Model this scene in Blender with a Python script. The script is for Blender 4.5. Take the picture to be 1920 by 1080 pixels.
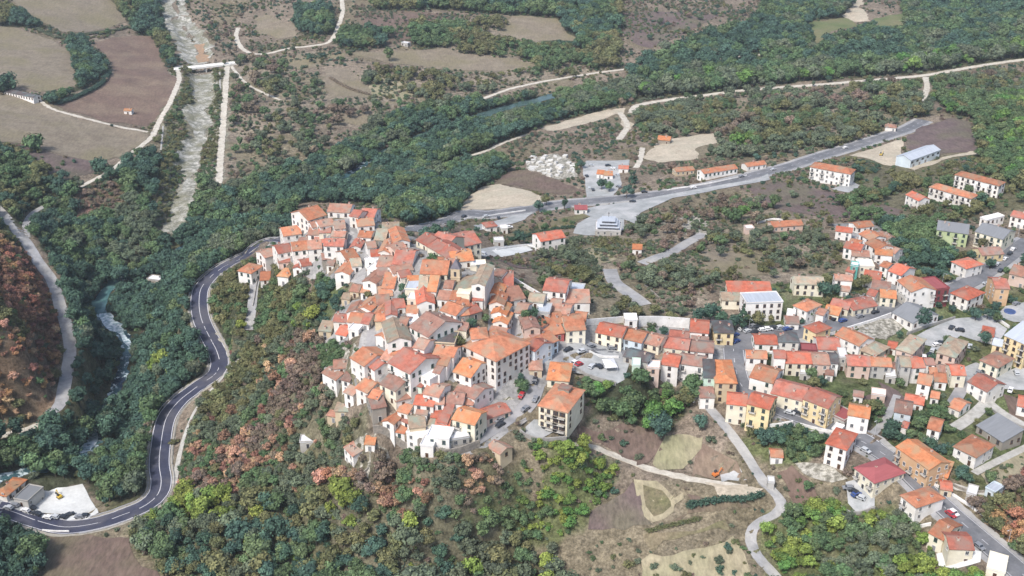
import bpy, bmesh, math, random
import numpy as np
from mathutils import Vector, Matrix
from mathutils.geometry import delaunay_2d_cdt
R = math.radians
random.seed(7); rng = np.random.default_rng(11)
for o in list(bpy.data.objects): bpy.data.objects.remove(o)
scene = bpy.context.scene; COL = scene.collection

# ---------------------------------------------------------------- camera, sky, sun, exposure
CAMH, PITCH, FPX = 230.0, 26.0, 2060.0
cam = bpy.data.cameras.new('camera'); camo = bpy.data.objects.new('camera', cam); COL.objects.link(camo)
camo.location = (0, 0, CAMH); camo.rotation_euler = (R(90-PITCH), 0, 0)
cam.sensor_width = 36; cam.lens = 36*FPX/1920; cam.clip_end = 9000; cam.clip_start = 1
scene.camera = camo
SUN_EL, SUN_AZ = 52, 215      # azimuth measured clockwise from +Y (north)
world = bpy.data.worlds.new('World'); scene.world = world; world.use_nodes = True
wn = world.node_tree; wn.nodes.clear()
sky = wn.nodes.new('ShaderNodeTexSky'); sky.sky_type = 'NISHITA'; sky.sun_disc = False
sky.sun_elevation = R(SUN_EL); sky.sun_rotation = R(SUN_AZ); sky.air_density = 1.0; sky.dust_density = 3.0; sky.ozone_density = 1.0
bg = wn.nodes.new('ShaderNodeBackground'); bg.inputs[1].default_value = 0.12
wo = wn.nodes.new('ShaderNodeOutputWorld')
wn.links.new(sky.outputs[0], bg.inputs[0]); wn.links.new(bg.outputs[0], wo.inputs[0])
sl = bpy.data.lights.new('sun', 'SUN'); sl.energy = 2.3; sl.angle = R(9); sl.color = (1.0, 0.965, 0.92)
so = bpy.data.objects.new('sun', sl); COL.objects.link(so); so.location = (0, 0, 400)
sd = Vector((math.sin(R(SUN_AZ))*math.cos(R(SUN_EL)), math.cos(R(SUN_AZ))*math.cos(R(SUN_EL)), math.sin(R(SUN_EL))))
so.rotation_euler = sd.to_track_quat('Z', 'Y').to_euler()
scene.view_settings.view_transform = 'Standard'; scene.view_settings.look = 'None'
scene.view_settings.exposure = 0.75; scene.view_settings.gamma = 1
scene.view_settings.use_curve_mapping = False

# ---------------------------------------------------------------- photograph ray -> place on the ground
SP, CP = math.sin(R(PITCH)), math.cos(R(PITCH))
def rayd(px, py):
    x = (px-960)/FPX; y = -(py-540)/FPX
    return np.array((x, CP + y*SP, -SP + y*CP))
def plane(px, py, z):
    d = rayd(px, py); t = (z-CAMH)/d[2]
    return d*t + np.array((0, 0, CAMH))
def project(P):
    P = np.asarray(P, float); v = P - np.array((0, 0, CAMH))
    dep = v[..., 1]*CP - v[..., 2]*SP; up = v[..., 1]*SP + v[..., 2]*CP
    return 960 + FPX*v[..., 0]/dep, 540 - FPX*up/dep, dep

# ---------------------------------------------------------------- terrain heights: (px, py, height)
CTRL = """1400 650 2;1600 640 0;1850 600 -2;1900 480 -2;1700 450 -6;1560 700 0;1750 760 -4;1900 800 -6;1650 850 -4;1800 980 -8;1900 1060 -10
1920 1180 -12;1250 620 4;1330 720 2;1430 780 -2;1500 880 -9;1430 920 -12;1440 1000 -20;1550 1060 -24;1300 850 -10;1200 960 -20;1300 1060 -28;1100 870 -12
1180 830 -8;1120 690 9;1045 800 3;1060 822 2;1020 815 3;1080 800 1;1180 740 0;1250 760 -3;1060 600 15;990 650 15;860 500 32;880 560 31;820 600 27;720 600 22;650 600 15;760 530 28;700 480 27;600 430 24
600 480 14;520 490 2;450 530 -14;640 700 10;720 760 11;800 800 10;850 830 4;900 760 10;760 700 18;940 700 12;900 640 22;600 780 -6;700 850 -2;780 850 3;720 800 6;680 760 8;900 880 -5;560 660 -4
500 620 -14;520 720 -18;440 640 -28;470 800 -28;400 800 -38;430 900 -38;600 900 -26;750 950 -26;600 1040 -36;850 1060 -34;1000 1000 -28;1000 900 -14;450 1040 -44;300 1040 -50
460 480 -18;390 530 -27;375 580 -31;395 640 -34;408 680 -36;350 750 -40;305 830 -44;300 900 -47;230 965 -51;100 985 -54;120 940 -54;0 960 -55;150 1060 -50;0 1080 -48
225 530 -64;185 575 -66;215 620 -68;235 660 -70;215 740 -73;180 820 -76;100 870 -74;0 900 -72;300 560 -50;300 700 -54;250 850 -66;130 750 -48
0 400 -32;60 460 -36;110 560 -40;125 640 -42;95 780 -46;0 815 -44;0 560 -14;40 680 -22;-80 600 0;0 330 -24;150 350 -38;90 400 -44
300 480 -58;400 430 -54;540 370 -52;660 330 -52;800 260 -50;1000 195 -48;1200 150 -45;340 400 -48;370 250 -42;380 130 -38;330 30 -30
120 250 -26;60 100 -18;220 150 -26;150 0 -8;600 120 -30;640 30 -18;800 120 -36;560 230 -40;1000 60 -30;1300 60 -32;1600 60 -34;1900 60 -30;1500 160 -40;1800 180 -30
1100 300 -36;960 340 -38;880 380 -36;1180 370 -28;1000 395 -28;840 415 -22;900 450 -6;870 470 6;780 445 22;1000 470 -8;1100 460 -12;1300 350 -24;1450 320 -22;1650 260 -22;1720 290 -20;1850 280 -16;1850 220 -20
1550 330 -18;1770 360 -12;1600 400 -10;1400 430 -8;1250 480 -4;1180 530 4;1050 540 12;980 520 14;1350 540 2;1500 520 0;1620 520 0;1750 520 -2;1850 400 -8
1000 -60 -10;200 -60 10;1700 -60 -25;1300 -60 -20;2050 100 -28;2100 500 0;2100 900 -6;-150 200 -10;-150 800 -20;-100 1150 -45;800 1200 -40;1500 1200 -34;2000 1250 -15;400 1200 -55"""
P = []
for ln in CTRL.replace('\n', ';').split(';'):
    a, b, c = map(float, ln.split()); q = plane(a, b, c); P.append((q[0], q[1], c))
for x, y, z in ((-1500, 2800, 120), (0, 2800, 90), (1500, 2800, 100), (-1500, 1500, 40), (1500, 1500, 0), (-1500, 100, 20), (1500, 100, 10), (0, 80, -40), (-700, 500, 20), (800, 600, 0), (-1400, 900, 20), (1400, 900, 0), (-400, 60, -40), (400, 60, -20)):
    P.append((x, y, z))
P = np.array(P)
def tps_phi(r2): return np.where(r2 > 0, 0.5*r2*np.log(np.maximum(r2, 1e-12)), 0)
S = 500.0
def tps_fit(P, lam=2e-4):
    X = P[:, :2]/S; n = len(X); r2 = ((X[:, None]-X[None])**2).sum(-1)
    K = tps_phi(r2) + lam*np.eye(n); Q = np.hstack((np.ones((n, 1)), X))
    A = np.zeros((n+3, n+3)); A[:n, :n] = K; A[:n, n:] = Q; A[n:, :n] = Q.T
    return np.linalg.solve(A, np.concatenate((P[:, 2], np.zeros(3)))), X
TW, TX = tps_fit(P)
def seg(*a):
    out = []
    for s, e, d in a: out.append(np.arange(s, e, d))
    return np.concatenate(out)
GX = seg((-1600, -800, 25), (-800, -520, 8), (-520, 520, 3), (520, 800, 8), (800, 1601, 25))
GY = seg((60, 180, 8), (180, 820, 2.5), (820, 1350, 5), (1350, 3000, 25))
XX, YY = np.meshgrid(GX, GY)
H = np.zeros(XX.shape)
for i in range(len(GY)):
    r2 = (XX[i][:, None]/S-TX[None, :, 0])**2 + (YY[i][:, None]/S-TX[None, :, 1])**2
    H[i] = tps_phi(r2) @ TW[:-3] + TW[-3] + TW[-2]*XX[i]/S + TW[-1]*YY[i]/S
H = np.clip(H, -90, 160)
def hgt(x, y):
    x = np.asarray(x, float); y = np.asarray(y, float)
    i = np.clip(np.searchsorted(GX, x)-1, 0, len(GX)-2); j = np.clip(np.searchsorted(GY, y)-1, 0, len(GY)-2)
    u = np.clip((x-GX[i])/(GX[i+1]-GX[i]), 0, 1); v = np.clip((y-GY[j])/(GY[j+1]-GY[j]), 0, 1)
    return (H[j, i]*(1-u)*(1-v)+H[j, i+1]*u*(1-v)+H[j+1, i]*(1-u)*v+H[j+1, i+1]*u*v)
TS = np.concatenate((np.arange(120, 1400, 1.5), np.arange(1400, 4000, 8)))
def unproj(px, py, dz=0.0):
    d = rayd(px, py); x = d[0]*TS; y = d[1]*TS; z = CAMH + d[2]*TS
    g = z - hgt(x, y) - dz; k = np.where(g < 0)[0]
    if len(k) == 0: k = len(TS)-1
    else: k = max(int(k[0]), 1)
    a, b = TS[k-1], TS[k]
    for _ in range(12):
        m = (a+b)/2
        if CAMH + d[2]*m - float(hgt(d[0]*m, d[1]*m)) - dz < 0: b = m
        else: a = m
    return np.array((d[0]*b, d[1]*b, CAMH+d[2]*b))

# ---------------------------------------------------------------- roads, river (px polylines) : kind, width m, lift, points
ROADS = {}
RD = """hairpin|asphalt|9|545,440 505,456 460,480 420,503 393,527 378,552 374,575 378,600 392,630 406,655 411,675 403,693 385,712 365,732 335,765 312,800 300,835 298,870 302,900 296,925 275,948 240,965 190,981 130,989 70,985 0,965 -60,945
channel|concrete|2.2|452,668 428,695 402,725 370,762 350,795 338,830 330,870 326,900
west|greyroad|6.2|-60,350 0,398 40,442 70,488 98,530 112,570 124,610 131,650 126,700 112,745 92,785
westlow|dirt|4|75,796 40,806 -20,822
westfork|greyroad|4.5|100,380 82,388 58,404 48,425 50,446
track1|dirt|4.2|345,124 331,128 336,150 320,190 300,225 284,258 250,285 215,315 180,335 150,352
track2|dirt|5|426,124 422,180 417,250 410,345
wallbed|concrete|1.3|412,132 413,168
wallbed2|concrete|1.2|306,238 301,286
track3|dirt|3|72,186 100,205 160,222 220,237 278,249
track4|dirt|4.5|640,-40 641,0 642,25 630,60 615,80 580,87 545,90 510,99 480,102 455,92 443,70 447,52
track5|dirt|2.6|434,124 450,145 470,162 500,177 526,188
north|dirt|4|895,190 925,178 960,166 1020,153 1080,143 1140,134 1190,128
north2|dirt|3.5|1340,112 1420,103 1500,98 1530,96
long|dirt|6|1990,104 1920,112 1860,120 1800,130 1730,142 1640,150 1560,157 1480,163 1400,169 1320,179 1250,188 1196,199 1184,212
spur|dirt|5|1163,212 1176,236 1160,262
spur2|dirt|4|1205,278 1200,300 1192,315
spur3|dirt|5|1735,145 1738,165 1730,190
riverpath|dirt|3.2|820,322 870,297 912,283 940,270 990,252
highway|asphaltgrey|10|765,426 850,412 920,403 1000,392 1060,383 1140,376 1200,370 1260,361 1320,350 1380,337 1440,322 1480,312 1540,293 1580,281 1640,262 1700,242 1732,226
hill1|greyroad|6|1320,440 1290,455 1262,472 1230,484 1203,493
hill2|greyroad|7|1143,508 1152,527 1172,543 1192,558 1209,573
lane|greyroad|4.5|488,492 482,510 476,540 473,570 470,600 467,625
lower|pave|6.5|1100,655 1060,662 1030,688 1010,712 1000,740 985,765 955,787 925,806 890,828 850,845
alley1|pave|5|950,556 962,590 972,625 982,660 990,695 1000,725
alley2|pave|3.5|697,585 696,620 694,650 688,675
alley3|pave|3.2|747,590 758,615 768,640 776,660
alley4|pave|4|655,405 648,430 655,460 650,480
main|asphaltgrey|9|1375,655 1380,690 1392,722 1420,748 1460,770 1500,786 1560,801 1600,820 1650,846 1700,884 1740,925 1790,970 1840,1014 1890,1058 1950,1110
avenue|asphaltgrey|9|1375,655 1400,640 1440,630 1480,628 1540,616 1600,600 1660,583 1720,566 1785,545 1835,520 1880,488 1930,452
footp|greyroad|4|1318,745 1337,772 1362,803 1392,842 1420,885 1440,912 1458,930 1466,948 1452,966 1428,976 1412,988 1408,1012 1420,1045 1445,1076 1470,1110
farmtrack|dirt|3.4|1065,820 1110,840 1180,870 1250,890 1320,904 1400,915
rl1|greyroad|3|1682,742 1662,785 1636,815
rl2|concrete|5|1876,712 1852,752 1822,782 1790,802
rl3|concrete|3.5|1855,754 1882,776 1935,806
rl4|concrete|3|1940,832 1870,865 1826,888
kerb1|concrete|2|1770,905 1850,930 1885,915
plazast|asphaltgrey|6|1100,655 1150,655 1215,672
rs2|pave|5|1820,700 1800,735 1785,760
"""
for ln in RD.strip().split('\n'):
    nm, kd, w, pts = ln.split('|')
    ROADS[nm] = dict(kind=kd, w=float(w), px=[tuple(map(float, p.split(','))) for p in pts.split()])
RIVERS = {'gorge': (6.5, "700,296 640,335 560,375 430,425 330,470 262,505 222,530 196,552 184,578 196,600 214,617 236,640 233,672 224,708 208,752 196,788 176,824 150,850 90,872 0,900 -80,925"),
          'upper': (12, "1180,158 1100,166 1000,190 930,208 860,232 780,262 700,296")}
def catmull(pts, step):
    pts = np.array(pts, float); out = []
    n = len(pts)
    for i in range(n-1):
        p0 = pts[max(i-1, 0)]; p1 = pts[i]; p2 = pts[i+1]; p3 = pts[min(i+2, n-1)]
        k = max(2, int(np.linalg.norm((p2-p1)[:2])/step))
        for t in np.arange(k)/k:
            out.append(0.5*((2*p1)+(-p0+p2)*t+(2*p0-5*p1+4*p2-p3)*t*t+(-p0+3*p1-3*p2+p3)*t**3))
    out.append(pts[-1]); return np.array(out)
def smooth(a, k):
    if len(a) < 4: return a
    ker = np.ones(2*k+1)/(2*k+1); p = np.concatenate((np.full(k, a[0]), a, np.full(k, a[-1])))
    return np.convolve(p, ker, 'valid')
LINES = {}
def make_line(px, step=2.5, k=9):
    W = np.array([unproj(*p) for p in px]); L = catmull(W, step); L[:, 2] = smooth(hgt(L[:, 0], L[:, 1]), k); return L
DD = np.full(H.shape, 1e9); HR = H.copy(); CW = np.zeros(H.shape)
def carve(L, w, dz=0.0, soft=9.0):
    for x, y, z in L:
        i0, i1 = np.searchsorted(GX, (x-w/2-soft, x+w/2+soft)); j0, j1 = np.searchsorted(GY, (y-w/2-soft, y+w/2+soft))
        d = np.hypot(XX[j0:j1, i0:i1]-x, YY[j0:j1, i0:i1]-y)
        b = d < DD[j0:j1, i0:i1]
        DD[j0:j1, i0:i1][b] = d[b]; HR[j0:j1, i0:i1][b] = z+dz
        t = np.clip(1-(d-w/2-1.5)/soft, 0, 1); t = t*t*(3-2*t)
        CW[j0:j1, i0:i1] = np.maximum(CW[j0:j1, i0:i1], t)
for nm, r in ROADS.items():
    k = 12 if nm in ('hairpin', 'highway', 'main', 'avenue', 'long') else 6
    r['L'] = make_line(r['px'], 2.5, k)
    if r['kind'] != 'concrete' or r['w'] > 2.5: carve(r['L'], r['w'], 0, 17 if nm == 'lower' else 9)
def pad(pts, w, soft):
    Q = np.array([unproj(*q) for q in pts]); L = catmull(Q, 3); L[:, 2] = L[:, 2].mean(); carve(L, w, 0, soft)
pad([(1002, 808), (1055, 815)], 15, 7); pad([(1085, 676), (1150, 690)], 22, 8); pad([(70, 950), (150, 940)], 26, 8)
TORR = make_line([(345, 40), (372, 105), (380, 150), (385, 200), (388, 245), (362, 300), (342, 370), (325, 432)], 3, 6); carve(TORR, 12, -3.2, 8)
for nm, (w, pts) in RIVERS.items():
    L = make_line([tuple(map(float, p.split(','))) for p in pts.split()], 3, 12); LINES[nm] = (w, L); carve(L, w)
H = H*(1-CW) + HR*CW
# fine unevenness away from roads
def vnoise(x, y, s, seed):
    g = np.random.default_rng(seed).random((256, 256)); x = x/s; y = y/s
    i = np.floor(x).astype(int); j = np.floor(y).astype(int); u = x-i; v = y-j; u = u*u*(3-2*u); v = v*v*(3-2*v)
    i &= 255; j &= 255; i2 = (i+1) & 255; j2 = (j+1) & 255
    return g[j, i]*(1-u)*(1-v)+g[j, i2]*u*(1-v)+g[j2, i]*(1-u)*v+g[j2, i2]*u*v
H += (1-CW)*((vnoise(XX, YY, 23, 1)-.5)*1.6+(vnoise(XX, YY, 60, 2)-.5)*3)

# ---------------------------------------------------------------- helpers
def tag(o, label=None, cat=None, group=None, kind=None):
    if label: o['label'] = label
    if cat: o['category'] = cat
    if group: o['group'] = group
    if kind: o['kind'] = kind
    return o
def link(name, me, parent=None, loc=None, rz=0.0):
    o = bpy.data.objects.new(name, me); COL.objects.link(o)
    if parent is not None: o.parent = parent
    if loc is not None: o.location = loc
    if rz: o.rotation_euler = (0, 0, rz)
    return o
def empty(name, loc, rz=0.0):
    return link(name, None, None, loc, rz)
def nd(t, ty, **k):
    n = t.nodes.new(ty)
    for a, b in k.items(): setattr(n, a, b)
    return n
MATS = {}
def mat(name, c1, c2=None, scale=0.5, rough=0.9, detail=4, bump=0.0, c3=None, scale3=0.08, spec=0.2, stretch=None, objrand=0.0, lo=.35, hi=.65, grain=0.0, furrow=1.0):
    """procedural surface: two tones mixed by fractal noise, a third by a broader noise"""
    if name in MATS: return MATS[name]
    m = bpy.data.materials.new(name); m.use_nodes = True; t = m.node_tree; L = t.links
    b = t.nodes['Principled BSDF']; b.inputs['Roughness'].default_value = rough; b.inputs['Specular IOR Level'].default_value = spec
    tc = nd(t, 'ShaderNodeTexCoord'); src = tc.outputs['Object']
    if stretch:
        mp = nd(t, 'ShaderNodeMapping'); mp.inputs['Scale'].default_value = stretch; L.new(src, mp.inputs[0]); src = mp.outputs[0]
    if objrand:
        oi = nd(t, 'ShaderNodeObjectInfo'); vm = nd(t, 'ShaderNodeVectorMath', operation='ADD'); L.new(src, vm.inputs[0])
        ml = nd(t, 'ShaderNodeMath', operation='MULTIPLY'); ml.inputs[1].default_value = 91; L.new(oi.outputs['Random'], ml.inputs[0]); L.new(ml.outputs[0], vm.inputs[1]); src = vm.outputs[0]
    n = nd(t, 'ShaderNodeTexNoise'); n.inputs['Scale'].default_value = scale; n.inputs['Detail'].default_value = detail; n.inputs['Roughness'].default_value = .65; L.new(src, n.inputs['Vector'])
    r = nd(t, 'ShaderNodeMapRange'); r.inputs[1].default_value = lo; r.inputs[2].default_value = hi; L.new(n.outputs[0], r.inputs[0])
    mx = nd(t, 'ShaderNodeMix', data_type='RGBA'); mx.inputs[6].default_value = (*c1, 1); mx.inputs[7].default_value = (*(c2 or tuple(x*.75 for x in c1)), 1)
    L.new(r.outputs[0], mx.inputs[0]); col = mx.outputs[2]
    if c3:
        n3 = nd(t, 'ShaderNodeTexNoise'); n3.inputs['Scale'].default_value = scale3; n3.inputs['Detail'].default_value = 3; L.new(src, n3.inputs['Vector'])
        r3 = nd(t, 'ShaderNodeMapRange'); r3.inputs[1].default_value = .45; r3.inputs[2].default_value = .65; L.new(n3.outputs[0], r3.inputs[0])
        m3 = nd(t, 'ShaderNodeMix', data_type='RGBA'); m3.inputs[7].default_value = (*c3, 1); L.new(r3.outputs[0], m3.inputs[0]); L.new(col, m3.inputs[6]); col = m3.outputs[2]
    if grain:
        g0 = tc.outputs['Object']
        if furrow != 1: gm = nd(t, 'ShaderNodeMapping'); gm.inputs['Scale'].default_value = (1, furrow, 1); gm.inputs['Rotation'].default_value = (0, 0, .5+scale*3); L.new(g0, gm.inputs[0]); g0 = gm.outputs[0]
        gn = nd(t, 'ShaderNodeTexNoise'); gn.inputs['Scale'].default_value = .7; gn.inputs['Detail'].default_value = 7; gn.inputs['Roughness'].default_value = .72; L.new(g0, gn.inputs['Vector'])
        gr = nd(t, 'ShaderNodeMapRange'); gr.inputs[1].default_value = .35; gr.inputs[2].default_value = .65; gr.inputs[3].default_value = 1-grain; gr.inputs[4].default_value = 1+grain; L.new(gn.outputs[0], gr.inputs[0])
        gv = nd(t, 'ShaderNodeVectorMath', operation='SCALE'); L.new(col, gv.inputs[0]); L.new(gr.outputs[0], gv.inputs['Scale']); col = gv.outputs[0]
    if objrand:
        hs = nd(t, 'ShaderNodeHueSaturation'); a = nd(t, 'ShaderNodeMapRange'); a.inputs[3].default_value = 1-objrand; a.inputs[4].default_value = 1+objrand
        L.new(oi.outputs['Random'], a.inputs[0]); L.new(a.outputs[0], hs.inputs['Value']); L.new(col, hs.inputs['Color']); col = hs.outputs[0]
    L.new(col, b.inputs['Base Color'])
    if bump:
        bp = nd(t, 'ShaderNodeBump'); bp.inputs['Strength'].default_value = bump; bp.inputs['Distance'].default_value = .3; L.new(n.outputs[0], bp.inputs['Height']); L.new(bp.outputs[0], b.inputs['Normal'])
    MATS[name] = m; return m
class MB:
    """collects polygons for one mesh object"""
    def __init__(s): s.v = []; s.f = []; s.m = []
    def poly(s, pts, mi=0):
        k = len(s.v); s.v += [tuple(p) for p in pts]; s.f.append(tuple(range(k, k+len(pts)))); s.m.append(mi)
    def box(s, x0, x1, y0, y1, z0, z1, mi=0):
        k = len(s.v); s.v += [(x0, y0, z0), (x1, y0, z0), (x1, y1, z0), (x0, y1, z0), (x0, y0, z1), (x1, y0, z1), (x1, y1, z1), (x0, y1, z1)]
        for f in ((0, 3, 2, 1), (4, 5, 6, 7), (0, 1, 5, 4), (1, 2, 6, 5), (2, 3, 7, 6), (3, 0, 4, 7)): s.f.append(tuple(k+i for i in f)); s.m.append(mi)
    def prism(s, prof, a0, a1, axis='x', mi=0):
        """profile [(p,q)] in (y,z) (axis x) or (x,z) (axis y), extruded a0..a1"""
        n = len(prof); k = len(s.v)
        for a in (a0, a1):
            for p, q in prof: s.v.append((a, p, q) if axis == 'x' else (p, a, q))
        s.f.append(tuple(k+i for i in range(n))[::-1]); s.f.append(tuple(k+n+i for i in range(n))); s.m += [mi, mi]
        for i in range(n): j = (i+1) % n; s.f.append((k+i, k+j, k+n+j, k+n+i)); s.m.append(mi)
    def cyl(s, c, r, h, n=10, axis='z', mi=0, r2=None):
        r2 = r if r2 is None else r2; k = len(s.v)
        for t, rr in ((0, r), (1, r2)):
            for i in range(n):
                a = 2*math.pi*i/n; ca, sa = rr*math.cos(a), rr*math.sin(a)
                s.v.append({'z': (c[0]+ca, c[1]+sa, c[2]+t*h), 'x': (c[0]+t*h, c[1]+ca, c[2]+sa), 'y': (c[0]+ca, c[1]+t*h, c[2]+sa)}[axis])
        s.f.append(tuple(k+i for i in range(n))[::-1]); s.f.append(tuple(k+n+i for i in range(n))); s.m += [mi, mi]
        for i in range(n): j = (i+1) % n; s.f.append((k+i, k+j, k+n+j, k+n+i)); s.m.append(mi)
    def mesh(s, name, mats):
        me = bpy.data.meshes.new(name); me.from_pydata(s.v, [], s.f)
        for m in (mats if isinstance(mats, (list, tuple)) else [mats]): me.materials.append(m)
        me.polygons.foreach_set('material_index', s.m)
        bm = bmesh.new(); bm.from_mesh(me); bmesh.ops.recalc_face_normals(bm, faces=bm.faces); bm.to_mesh(me); bm.free()
        me.update(); return me
def inpoly(x, y, poly):
    c = np.zeros(np.shape(x), bool); n = len(poly)
    for i in range(n):
        x1, y1 = poly[i]; x2, y2 = poly[(i+1) % n]
        with np.errstate(divide='ignore', invalid='ignore'):
            c ^= ((y1 > y) != (y2 > y)) & (x < (x2-x1)*(y-y1)/(y2-y1+1e-12)+x1)
    return c
# world raster of places where no tree may stand, and a raster of the view that buildings, roads and fields keep open
KX0, KY0, KN = -700, 150, 1400
KEEP = np.zeros((KN, KN), bool)
PW, PH = 960, 540
OPEN = np.zeros((PH, PW), bool)
PGX, PGY = np.meshgrid(np.arange(PW)*2+1, np.arange(PH)*2+1)
def keep_disc(x, y, r):
    i0, i1 = int(x-r-KX0), int(x+r-KX0)+2; j0, j1 = int(y-r-KY0), int(y+r-KY0)+2
    if i0 < 0 or j0 < 0 or i1 > KN or j1 > KN: return
    jj, ii = np.mgrid[j0:j1, i0:i1]; KEEP[j0:j1, i0:i1] |= np.hypot(ii+KX0-x, jj+KY0-y) < r
def open_poly(px):
    xs = [p[0] for p in px]; ys = [p[1] for p in px]
    i0, i1 = max(0, int(min(xs)/2)), min(PW, int(max(xs)/2)+2); j0, j1 = max(0, int(min(ys)/2)), min(PH, int(max(ys)/2)+2)
    if i0 >= i1 or j0 >= j1: return
    OPEN[j0:j1, i0:i1] |= inpoly(PGX[j0:j1, i0:i1], PGY[j0:j1, i0:i1], px)
def keep_poly(W):
    xs = [p[0] for p in W]; ys = [p[1] for p in W]
    i0, i1 = max(0, int(min(xs)-KX0)), min(KN, int(max(xs)-KX0)+2); j0, j1 = max(0, int(min(ys)-KY0)), min(KN, int(max(ys)-KY0)+2)
    if i0 >= i1 or j0 >= j1: return
    jj, ii = np.mgrid[j0:j1, i0:i1]; KEEP[j0:j1, i0:i1] |= inpoly(ii+KX0, jj+KY0, W)
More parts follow.
